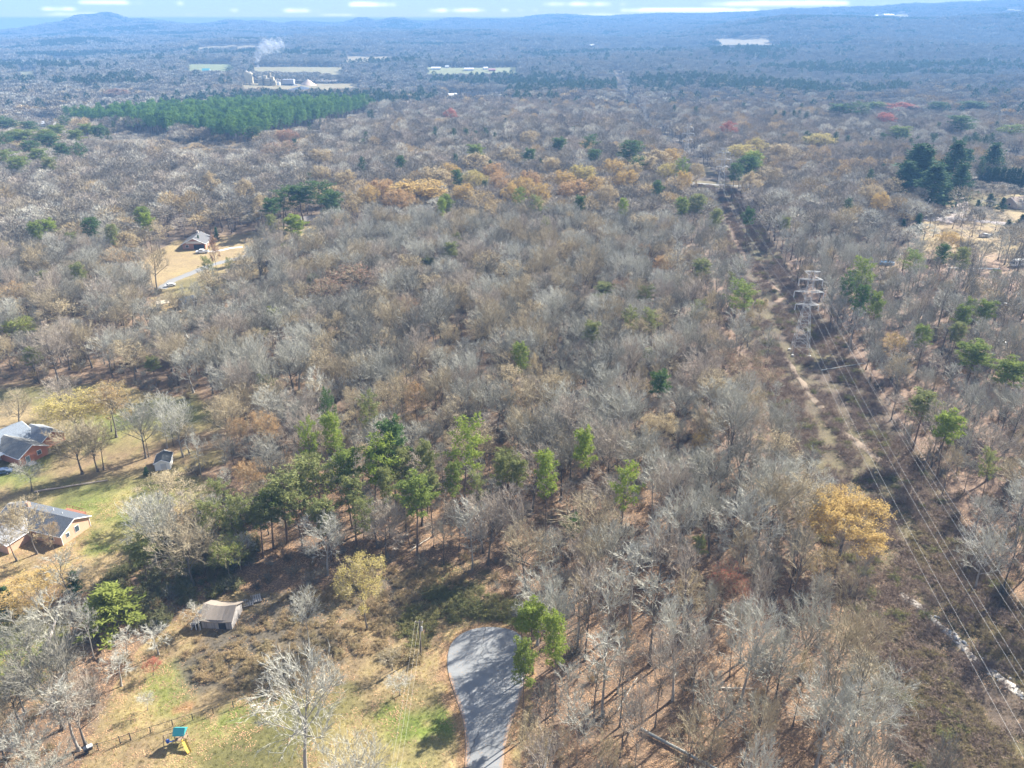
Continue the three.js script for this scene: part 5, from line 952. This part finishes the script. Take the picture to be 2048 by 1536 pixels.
simpleHouse(508, 436, Math.PI / 2 + 0.25, { w: 8, l: 9, eave: 2.9, ridge: 5, wall: mat(0.55, 0.57, 0.6), roof: roofing(0.26, 0.28, 0.31) }, 'small grey house left of the dark pine group', [['-x', -1.8, 1.6, 1.2, 1.3], ['-x', 1.8, 1.6, 1.2, 1.3]]);
simpleHouse(762, 468, 0.15, { w: 9, l: 20, eave: 2.9, ridge: 5.2, wall: mat(0.45, 0.42, 0.38), roof: roofing(0.13, 0.13, 0.15) }, 'dark roofed house half hidden by trees beyond the pale meadow', [['z', -5, 1.6, 1.6, 1.2], ['z', 4, 1.6, 1.6, 1.2]]);
simpleHouse(376, 612, 0.9, { w: 5, l: 6, eave: 2.6, ridge: 4.2, wall: mat(0.3, 0.3, 0.3), roof: roofing(0.05, 0.06, 0.075) }, 'small dark roofed shed right of the beige metal roof', [], { name: 'garden_shed', category: 'shed' });
simpleHouse(622, 447, 0.4, { w: 7, l: 11, eave: 2.8, ridge: 4.6, wall: mat(0.55, 0.42, 0.33), roof: roofing(0.33, 0.29, 0.27) }, 'low brown roofed house under the dark pine group', [['z', 2, 1.6, 1.3, 1.2]]);
{ const p = at(327, 616), o = thing('carport', 'beige metal carport roof among bare trees below the gravel drive', 'carport', [p.x, p.y, p.z], 0.45), b = new MB(); b.box(0, 2.7, 0, 5.4, 0.14, 4.6); part('roof', b.geo(), mat(0.68, 0.58, 0.44, 0.6), o); for (const [x, z] of [[-2.5, -2], [2.5, -2], [-2.5, 2], [2.5, 2]]) part('post', new MB().box(x, 1.3, z, 0.14, 2.7, 0.14).geo(), greyWood, o); part('rib', new MB().box(0, 2.82, 0, 5.4, 0.1, 0.2).geo(), mat(0.6, 0.5, 0.38), o); }
{
  const { o, m } = simpleHouse(2040, 412, 0.35, { w: 12, l: 20, eave: 3, ridge: 6.4, wall: mat(0.55, 0.42, 0.34), roof: roofing(0.42, 0.31, 0.25) }, 'tan roofed house behind young evergreens at the right edge', [['z', -6, 1.7, 1.5, 1.3], ['-x', 0, 1.8, 1.4, 1.3]]);
  gabled(o, { x: -5, z: 5.5, turn: Math.PI / 2, w: 6, l: 7, eave: 3, ridge: 5.2, wall: mat(0.62, 0.58, 0.52), roof: roofing(0.42, 0.31, 0.25) }); void m;
}
{ // above-ground pool
  const p = at(1773, 528), o = thing('swimming_pool', 'blue above ground swimming pool among bare trees at the right', 'pool', [p.x, p.y, p.z]), b = new MB(), n = 28, ring = (r, y) => Array.from({ length: n }, (_, k) => [Math.cos(k / n * R2) * r * 1.15, y, Math.sin(k / n * R2) * r]);
  const o1 = ring(3.2, 0), o2 = ring(3.2, 1.3), i2 = ring(3.05, 1.3), i1 = ring(3.05, 0.2); for (let k = 0; k < n; k++) { const j = (k + 1) % n; b.quad(o1[j], o1[k], o2[k], o2[j]); b.quad(o2[j], o2[k], i2[k], i2[j]); b.quad(i2[j], i2[k], i1[k], i1[j]); }
  part('pool_wall', b.geo(), mat(0.1, 0.3, 0.6, 0.5), o); const w = new MB(), q = ring(3.06, 1.12); for (let k = 1; k < n - 1; k++) w.tri(q[0], q[k + 1], q[k]); part('pool_cover', w.geo(), mat(0.06, 0.32, 0.68, 0.35), o);
  const rim = new MB(); rim.tube([...ring(3.15, 1.34), ring(3.15, 1.34)[0]], Array(n + 1).fill(0.1), 5); part('rim', rim.geo(), trim, o);
}
// vehicles: a shaped body with wheels and glass
function vehicle(name, label, category, px, py, turn, paint, kind, s = 1) {
  const p = at(px, py), o = thing(name, label, category, [p.x, p.y, p.z], turn); o.scale.setScalar(s);
  const L = kind === 'camper' ? 7.5 : kind === 'pickup' ? 5.5 : 4.6, W = kind === 'camper' ? 2.4 : 1.85, prof = { car: [[-2.3, 0.45], [-2.3, 0.85], [-1.6, 0.98], [-0.95, 1.45], [0.9, 1.45], [1.6, 1.0], [2.25, 0.92], [2.3, 0.45]], pickup: [[-2.75, 0.5], [-2.75, 1.0], [-1.6, 1.1], [-1.05, 1.75], [0.5, 1.75], [0.75, 1.15], [2.75, 1.15], [2.75, 0.5]], camper: [[-3.75, 0.5], [-3.75, 1.2], [-3.3, 2.5], [-2.9, 2.9], [3.5, 2.9], [3.75, 2.6], [3.75, 0.5]] }[kind];
  const g = new THREE.ExtrudeGeometry(new THREE.Shape(prof.map(([x, y]) => new THREE.Vector2(x, y))), { depth: W - 0.12, bevelEnabled: true, bevelSize: 0.06, bevelThickness: 0.06, bevelSegments: 2 }); g.translate(0, 0, -(W - 0.12) / 2); part('body', g, paint, o);
  const cab = kind === 'car' ? [-1.35, 1.35, 1.02, 1.38] : kind === 'pickup' ? [-1.3, 0.5, 1.16, 1.66] : [-3.2, -2.2, 1.5, 2.3];
  for (const e of [-1, 1]) part('side_window', new MB().box((cab[0] + cab[1]) / 2, (cab[2] + cab[3]) / 2, e * (W / 2 + 0.012), (cab[1] - cab[0]) * 0.72, (cab[3] - cab[2]) * 0.8, 0.03).geo(), glass, o);
  const ws = new MB(), wx = kind === 'camper' ? -3.66 : kind === 'pickup' ? -1.38 : -1.33, wy = kind === 'camper' ? 1.85 : kind === 'pickup' ? 1.46 : 1.24; ws.box(0, 0, 0, 0.03, kind === 'camper' ? 1 : 0.62, W * 0.84); const wg = ws.geo(); wg.rotateZ(kind === 'camper' ? -0.35 : -0.78); wg.translate(wx, wy, 0); part('windscreen', wg, glass, o);
  if (kind === 'pickup') part('load_bed', new MB().box(1.75, 1.2, 0, 1.8, 0.06, 1.5).geo(), dark, o);
  for (const x of [-L * 0.31, L * 0.31]) for (const e of [-1, 1]) { const w = new THREE.CylinderGeometry(0.36, 0.36, 0.24, 14); w.rotateX(Math.PI / 2); w.translate(x, 0.36, e * (W / 2 - 0.08)); const wh = part('wheel', w, mat(0.03, 0.03, 0.03), o), hub = new THREE.CylinderGeometry(0.2, 0.2, 0.04, 10); hub.rotateX(Math.PI / 2); hub.translate(x, 0.36, e * (W / 2 + 0.05)); part('hub', hub, mat(0.5, 0.5, 0.52, 0.4), wh); }
  return o;
}
const carWhite = mat(0.75, 0.76, 0.77, 0.3), carGrey = mat(0.25, 0.26, 0.28, 0.3), carBlue = mat(0.08, 0.12, 0.2, 0.3), carTeal = mat(0.2, 0.4, 0.42, 0.4);
vehicle('pickup_truck', 'white pickup truck parked at the carport of the grey roofed house', 'pickup', 405, 506, 0.15, carWhite, 'pickup', 1.15);
vehicle('parked_car', 'white car standing at the lower end of the gravel drive', 'car', 341, 573, 0.6, carWhite, 'car');
vehicle('parked_car', 'dark blue car under the carport at the left edge', 'car', 6, 947, 0.3, carBlue, 'car');
vehicle('parked_truck', 'grey truck parked in the tan yard at the right', 'truck', 1970, 474, 0.1, carGrey, 'pickup', 1.2);
vehicle('camper', 'white camper with long pale roof at the right edge', 'camper', 2036, 532, 0.35, mat(0.82, 0.82, 0.8, 0.4), 'camper', 1.2);
vehicle('parked_car', 'white car left in the woods at right, upper of the scattered ones', 'car', 2008, 612, 0.2, carWhite, 'car');
vehicle('parked_car', 'pale car left in the woods at right, lowest of the scattered ones', 'car', 2000, 688, -0.3, mat(0.62, 0.66, 0.66, 0.4), 'car');
vehicle('parked_car', 'teal car left in the woods at right between the two pale ones', 'car', 1942, 645, 0.4, carTeal, 'car');
vehicle('parked_van', 'white van beside the dark evergreen group', 'van', 1919, 393, 0.5, carWhite, 'camper', 0.8);

// ------------------------------------------------------------------ play corner, fence, timber
{
  const T = at(365, 1484), S = at(378, 1505), E = at(331, 1491, 0), o = thing('playset', 'wooden playset with teal canopy, yellow slide and blue swings', 'playset', [T.x, 0, T.z]);
  const rel = (v) => [v.x - T.x, 0, v.z - T.z], wood = mat(0.28, 0.2, 0.13), teal = mat(0.03, 0.25, 0.27, 0.7), yellow = mat(0.55, 0.38, 0.06, 0.6), blue = mat(0.04, 0.1, 0.36, 0.6), s = rel(S), e = rel(E), w = 0.75;
  for (const [x, z] of [[-w, -w], [w, -w], [w, w], [-w, w]]) part('post', new MB().box(x, 1.35, z, 0.12, 2.7, 0.12).geo(), wood, o);
  part('platform', new MB().box(0, 1.2, 0, 1.7, 0.12, 1.7).geo(), wood, o);
  for (const [a, b] of [[[-w, 1.7, -w], [w, 1.7, -w]], [[w, 1.7, -w], [w, 1.7, w]]]) part('rail', new MB().bar(a, b, 0.06).geo(), wood, o);
  { const b = new MB(), q = 1.0; b.quad([-q, 2.5, q], [q, 2.5, q], [q, 3.4, 0], [-q, 3.4, 0]); b.quad([q, 2.5, -q], [-q, 2.5, -q], [-q, 3.4, 0], [q, 3.4, 0]); b.quad([-q, 2.44, q], [-q, 3.34, 0], [q, 3.34, 0], [q, 2.44, q]); b.quad([q, 2.44, -q], [q, 3.34, 0], [-q, 3.34, 0], [-q, 2.44, -q]); b.tri([-q, 2.5, -q], [-q, 2.5, q], [-q, 3.4, 0]); b.tri([q, 2.5, q], [q, 2.5, -q], [q, 3.4, 0]); part('canopy', b.geo(), teal, o); }
  { const l = Math.hypot(s[0], s[2]), dx = s[0] / l, dz = s[2] / l, sx = -dz * 0.34, sz = dx * 0.34, b = new MB(), pts = [[0.75, 1.3], [1.1, 1.25], [1.9, 0.75], [2.7, 0.3], [3.2, 0.22]];
    for (let k = 1; k < pts.length; k++) { const [a0, y0] = pts[k - 1], [a1, y1] = pts[k], P = (a, y, q) => [dx * a + sx * q, y, dz * a + sz * q]; b.quad(P(a0, y0, -1), P(a1, y1, -1), P(a1, y1, 1), P(a0, y0, 1)); for (const q of [-1, 1]) { b.quad(P(a0, y0, q), P(a1, y1, q), P(a1, y1 + 0.2, q * 1.1), P(a0, y0 + 0.2, q * 1.1)); } b.quad(P(a0, y0 - 0.06, 1), P(a1, y1 - 0.06, 1), P(a1, y1 - 0.06, -1), P(a0, y0 - 0.06, -1)); }
    part('slide', b.geo(), Object.assign(yellow.clone(), { side: THREE.DoubleSide }), o); }
  part('swing_beam', new MB().bar([-w, 2.4, 0], [e[0], 2.4, e[2]], 0.09).geo(), wood, o);
  { const n = norm([e[2], 0, -e[0]]); for (const q of [-1, 1]) part('leg', new MB().bar([e[0], 2.45, e[2]], [e[0] + n[0] * q * 1.1 - 0.15, 0, e[2] + n[2] * q * 1.1], 0.07).geo(), wood, o); }
  for (const [u, kind] of [[0.3, 0], [0.52, 0], [0.76, 1]]) {
    const x = lerp(-w, e[0], u), z = e[2] * u, sw = part('swing_seat', kind ? new THREE.CylinderGeometry(0.34, 0.26, 0.5, 12).translate(x, 0.75, z) : new MB().box(x, 0.55, z, 0.5, 0.07, 0.24).geo(), blue, o), c = new MB(); for (const q of [-0.22, 0.22]) c.bar([x + q, 2.35, z], [x + q, 0.56, z], 0.02); part('chain', c.geo(), steel, sw);
  }
  part('ladder', (() => { const b = new MB(); for (const q of [-0.3, 0.3]) b.bar([1.0, 1.3, q], [1.5, 0, q], 0.05); for (let k = 1; k < 4; k++) b.bar([1.5 - k * 0.13, k * 0.33, -0.3], [1.5 - k * 0.13, k * 0.33, 0.3], 0.04); return b.geo(); })(), wood, o);
}
{
  const feet = [[150, 1520], [197, 1500], [241, 1487], [262, 1480], [302, 1466], [346, 1452], [386, 1440], [427, 1428], [467, 1415], [503, 1403], [540, 1380], [575, 1355], [600, 1335]].map((p) => at(...p));
  const o = thing('chain_link_fence', 'long low black chain link fence with a gate, above the playset', 'fence', [feet[2].x, 0, feet[2].z]), black = mat(0.035, 0.035, 0.035, 0.5), wood = mat(0.09, 0.075, 0.06), rel = (v, y) => [v.x - feet[2].x, y, v.z - feet[2].z];
  feet.forEach((f, k) => { const b = new MB(), h = k === 2 || k === 3 ? 1.75 : 1.5; b.tube([rel(f, -0.2), rel(f, h)], [k === 2 || k === 3 ? 0.12 : 0.075, 0.075], 6, true); part('post', b.geo(), k === 2 || k === 3 ? wood : black, o); });
  for (let k = 1; k < feet.length; k++) {
    const gate = k === 3, a = feet[k - 1], c = feet[k], n = Math.max(8, Math.round(a.distanceTo(c) / 0.3)), b = new MB();
    part(gate ? 'gate' : 'rail', (() => { const r = new MB(); for (const y of gate ? [0.2, 1.5] : [1.42]) r.bar(rel(a, y), rel(c, y), gate ? 0.07 : 0.045); return r.geo(); })(), gate ? wood : black, o);
    for (let i = 0; i < n; i++) for (const s of [0, 1]) { const p = a.clone().lerp(c, i / n), q = a.clone().lerp(c, (i + 1) / n); b.bar(rel(s ? p : q, 0.05), rel(s ? q : p, 1.4), 0.008); }
    const mesh = part('wire_mesh', b.geo(), black, o); mesh.userData.kind = 'stuff';
  }
}
function log(name, label, a, b, r0, r1, m, y = 0.2, sticks = 0) {
  const A = at(...a), B = at(...b), o = thing(name, label, name === 'fallen_log' ? 'log' : 'timber', [A.x, 0, A.z]), w = new MB(), R = rng(a[0] + b[1]), pts = [], rad = [];
  for (let k = 0; k <= 6; k++) { const u = k / 6; pts.push([(B.x - A.x) * u + (R() - 0.5) * 0.15, y + r0 * 0.4 + 0.1 * R(), (B.z - A.z) * u + (R() - 0.5) * 0.15]); rad.push(lerp(r0, r1, u)); }
  w.tube(pts, rad, 8, true); part('stem', w.geo(), m, o);
  for (let k = 0; k < sticks; k++) { const p = pts[2 + (k % 4)], s = new MB(); s.tube([p, [p[0] + (R() - 0.5) * 2.4, 0.5 + R() * 1.2, p[2] + (R() - 0.5) * 2.4]], [0.06, 0.02], 4); part('branch', s.geo(), m, o); }
}
const logPale = mat(0.5, 0.44, 0.36), logGrey = mat(0.22, 0.225, 0.21), logDark = mat(0.16, 0.13, 0.11);
log('timber_edging', 'long pale weathered timber lying on the lawn below a dark evergreen', [123, 1202], [96, 1295], 0.3, 0.3, mat(0.42, 0.37, 0.33), 0.2);
log('fallen_log', 'long grey fallen log slanting across the leaves at the bottom', [1282, 1462], [1450, 1552], 0.3, 0.22, logGrey, 0.3, 4);
log('fallen_log', 'pale log pointing down beside the road at the bottom edge', [1100, 1484], [1086, 1560], 0.28, 0.22, logPale, 0.2, 2);
log('fallen_log', 'thin pale fallen stem leaning right of the pines by the road', [1234, 1424], [1274, 1358], 0.14, 0.08, logPale, 0.3, 3);
log('fallen_log', 'long fallen trunk across the cut under the wires', [1642, 746], [1726, 732], 0.26, 0.16, logGrey, 0.9, 6);
log('fallen_log', 'thin brown fallen stem lying flat in the lower right wood', [1440, 1378], [1508, 1380], 0.16, 0.1, logPale, 0.2, 2);
log('fallen_log', 'pale fallen stem in the open pine wood, left one', [770, 1120], [722, 1132], 0.16, 0.1, logPale, 0.3, 3);
log('fallen_log', 'pale fallen stem in the open pine wood, right one', [820, 1104], [860, 1078], 0.16, 0.1, logPale, 0.3, 3);
log('fallen_log', 'dark fallen trunk above the cul-de-sac in the wood', [1028, 1118], [1060, 1132], 0.22, 0.14, logDark, 0.3, 2);
log('fallen_log', 'grey broken trunk lying along the lawn edge under the big trees', [70, 985], [215, 962], 0.22, 0.16, mat(0.4, 0.33, 0.28), 0.15, 3);
{ const p = at(178, 1503), o = thing('garden_cart', 'dark garden cart with pale lid at the left end of the fence', 'cart', [p.x, 0, p.z], 0.6), tubG = new THREE.CylinderGeometry(0.8, 0.6, 0.7, 4, 1); tubG.rotateY(Math.PI / 4); tubG.scale(1.3, 1, 0.8); tubG.translate(0, 0.75, 0); part('tub', tubG, mat(0.03, 0.035, 0.05, 0.5), o); part('lid', new MB().box(0.3, 1.14, 0, 0.9, 0.07, 0.8).geo(), mat(0.6, 0.62, 0.62), o); for (const e of [-1, 1]) { const w = new THREE.CylinderGeometry(0.3, 0.3, 0.1, 12); w.rotateX(Math.PI / 2); w.translate(-0.5, 0.3, e * 0.5); part('wheel', w, dark, o); } part('handle', new MB().bar([0.8, 0.8, 0.3], [1.6, 1.0, 0], 0.04).bar([0.8, 0.8, -0.3], [1.6, 1.0, 0], 0.04).geo(), dark, o); }

// ------------------------------------------------------------------ far away: barn, farms, the smoking plant
const farRoof = mat(0.7, 0.71, 0.72, 0.6), farWhite = mat(0.72, 0.72, 0.7);
simpleHouse(904, 197, 0.5, { w: 12, l: 17, eave: 5, ridge: 8.5, wall: mat(0.4, 0.05, 0.06), roof: farRoof, edge: null }, 'red barn with white roof in the middle distance', [], { name: 'red_barn', category: 'barn' });
const farHouses = [[872, 139, 0.1, 22, 'white roofed long house, leftmost in the far pasture'], [894, 136, 0.3, 9, 'small white outbuilding in the far pasture'], [938, 141, 0.1, 22, 'wide white house in the middle of the far pasture'], [971, 139, 0.4, 11, 'small white gabled house at right in the far pasture'], [1028, 155, 0.2, 15, 'white metal roofed house right of the far pasture'], [793, 218, 0.5, 14, 'pale house right of the pine plantation'], [92, 252, 0.1, 22, 'low pale building left of the pine plantation'], [118, 250, 0.4, 12, 'small pale shed left of the pine plantation'], [600, 158, 0.3, 20, 'grey shed right of the smoking plant']];
for (const [x, y, t, l, label] of farHouses) simpleHouse(x, y, t, { w: l * 0.55, l, eave: 3.4, ridge: 6, wall: farWhite, roof: farRoof, edge: null }, label, [['z', -l * 0.22, 1.9, 1.6, 1.4], ['z', l * 0.22, 1.9, 1.6, 1.4]], { name: 'farm_house', group: 'pale houses far away' });
simpleHouse(413, 145, 0.2, { w: 11, l: 16, eave: 4.5, ridge: 8.5, wall: farWhite, roof: mat(0.08, 0.3, 0.33), edge: null }, 'white farmhouse with teal roof left of the smoke', [['z', -4, 2, 1.6, 1.5], ['z', 4, 2, 1.6, 1.5]], { name: 'farm_house' });
simpleHouse(984, 142, 0.1, { w: 9, l: 16, eave: 3, ridge: 5.5, wall: mat(0.45, 0.25, 0.25), roof: mat(0.4, 0.2, 0.22), edge: null }, 'reddish house at the right end of the far pasture', [], { name: 'farm_house' });
for (const [x, y, l] of [[1775, 33, 60], [1748, 34, 34], [384, 47, 60], [372, 48, 40], [404, 46, 40], [418, 47, 34], [776, 54, 60], [1085, 48, 50], [1178, 46, 40], [1700, 86, 30], [1690, 84, 24], [655, 58, 40], [282, 47, 30], [1182, 96, 26], [1640, 54, 24]]) simpleHouse(x, y, 0.3, { w: l * 0.5, l, eave: 7, ridge: 12, wall: farWhite, roof: farRoof, edge: null }, `tiny pale building ${{ 1775: 'at the pale field high on the right ridge', 1748: 'left of the pale field high on the right ridge', 384: 'in the middle of the row below the flat topped mountain', 372: 'leftmost of the row below the flat topped mountain', 404: 'third along the row below the flat topped mountain', 418: 'rightmost of the row below the flat topped mountain', 776: 'on the hazy horizon under the twin low peaks', 1085: 'on the hazy middle horizon above the pasture houses', 1178: 'on the hazy middle horizon above the power line cut', 1700: 'right of the wide far right field', 1690: 'just beside the one right of the wide far field', 655: 'on the hazy horizon right above the smoke', 282: 'far left below the mountain, apart from the row', 1182: 'in a small clearing left of the far end of the cut', 1640: 'on the hazy ridge above the wide far right field' }[x]}`, [], { name: 'distant_building', category: 'building', group: x < 500 ? 'pale buildings below the mountain' : x < 1300 ? 'pale buildings on the middle horizon' : 'pale buildings on the right ridge' });
{
  const cream = mat(0.52, 0.45, 0.3, 0.8), c = at(530, 170), k = c.length() / 1650, o = thing('industrial_plant', 'cream coloured industrial plant with silos and conveyor, smoke behind it', 'factory', [c.x, c.y, c.z]); o.scale.set(k * 1.15, k * 0.8, k * 1.15);
  const cyl = (x, z, r, h, y0 = 0) => { const g = new THREE.CylinderGeometry(r, r, h, 14); g.translate(x, y0 + h / 2, z); return g; }, cap = (x, z, r, y) => { const g = new THREE.ConeGeometry(r, r, 14); g.translate(x, y + r / 2, z); return g; };
  for (const [x, h, r] of [[-27, 24, 4.2], [-22, 21, 4.2]]) { const s = part('silo', cyl(x, 0, r, h, 4), cream, o); part('silo_roof', cap(x, 0, r, h + 4), mat(0.4, 0.36, 0.3), s); for (let q = 0; q < 4; q++) part('silo_leg', new MB().box(x + (q % 2 ? 3 : -3), 2, q > 1 ? 3 : -3, 0.6, 5, 0.6).geo(), steel, s); }
  for (const [x, w, h, z] of [[-6, 7, 17, 0], [1, 5, 20, -2], [6, 8, 14, 1], [13, 5, 17, 0], [17, 4, 10, 3]]) { const b = part('block', new MB().box(x, h / 2, z, w, h, w).geo(), cream, o); part('roof', new MB().box(x, h + 0.3, z, w + 0.8, 0.6, w + 0.8).geo(), mat(0.45, 0.42, 0.36), b); part('catwalk', new MB().box(x, h * 0.6, z + w / 2 + 0.5, w + 1, 0.3, 1).geo(), dark, b); }
  part('stack', cyl(9, -5, 1.2, 26), cream, o);
  part('conveyor', (() => { const b = new MB(); b.bar([-26, 31, 0], [-9, 12, 1], 1.1); b.bar([-9, 12, 1], [-9, 0, 1], 0.5); return b.geo(); })(), dark, o);
  part('tank', cyl(23, 4, 3, 7), mat(0.75, 0.74, 0.7), o); part('low_shed', new MB().box(32, 5, -26, 18, 10, 9).geo(), mat(0.35, 0.36, 0.4), o);
  const mound = (name, label, px, py, w, d, h, m) => { const p = at(px, py), g = new THREE.CircleGeometry(1, 40, 0, R2), n = []; const P2 = []; const I2 = []; for (let i = 0; i <= 8; i++) for (let j = 0; j < 28; j++) { const r = i / 8, a = j / 28 * R2, hh = h * Math.pow(1 - r, 0.9) * (0.85 + 0.3 * vnoise(Math.cos(a) * r * 3 + 5, Math.sin(a) * r * 3 + 5, 6)); P2.push(Math.cos(a) * r * w / 2, hh - 0.5, Math.sin(a) * r * d / 2); if (i) { const q = (i - 1) * 28, s = i * 28, jn = (j + 1) % 28; I2.push(q + j, q + jn, s + jn, q + j, s + jn, s + j); } } void g; void n; const b = new THREE.BufferGeometry(); b.setAttribute('position', new THREE.Float32BufferAttribute(P2, 3)); b.setIndex(I2); b.computeVertexNormals(); m.side = THREE.DoubleSide; const q = part(name, b, m); q.position.copy(p); tag(q, label, 'stockpile'); };
  mound('sand_pile', 'beige heap of sand in the yard of the smoking plant', 616, 170, 34, 30, 11, mat(0.55, 0.42, 0.32)); mound('gravel_pile', 'dark bluish stockpile in front of the plant yard', 603, 180, 62, 40, 7, mat(0.07, 0.09, 0.13)); mound('gravel_pile', 'smaller dark stockpile beside the beige heap', 575, 170, 40, 26, 5, mat(0.12, 0.13, 0.16));
}
{ // the smoke: soft overlapping puffs
  const base = at(518, 152), R = rng(55), all = [], k = base.length() / 1610, U = k;
  const puff = (px, py, r) => { const g = new THREE.IcosahedronGeometry(1, 3), q = g.attributes.position, s = R() * 50; for (let i = 0; i < q.count; i++) { const f = 0.72 + 0.55 * fbm(q.getX(i) * 1.6 + s, q.getY(i) * 1.6 + q.getZ(i) * 1.3, 19, 3); q.setXYZ(i, q.getX(i) * f, q.getY(i) * f, q.getZ(i) * f); } g.computeVertexNormals(); g.scale(r * U, r * U, r * U); g.translate((px - 518) * U, (152 - py) * U, (R() - 0.5) * r * U * 1.5); all.push(g); };
  const path = [[518, 136, 2.5], [518, 128, 3.6], [519, 120, 5], [522, 113, 6.5], [528, 107, 8.5], [536, 103, 10], [546, 101, 11], [556, 102, 11]];
  for (const [x, y, r] of path) for (let i = 0; i < 5; i++) puff(x + (R() - 0.5) * r * 1.3, y + (R() - 0.5) * r * 1.2, r * (0.55 + 0.6 * R()));
  const g = mergeGeometries(all), m = part('smoke_plume', g, new THREE.MeshStandardMaterial({ color: new THREE.Color().setRGB(0.9, 0.92, 0.95), roughness: 1, transparent: true, opacity: 0.06, side: THREE.DoubleSide }));
  m.position.copy(base); tag(m, 'white smoke plume rising behind the industrial plant and bending right', 'smoke', null, 'stuff');
}


renderer.render(scene, camera);
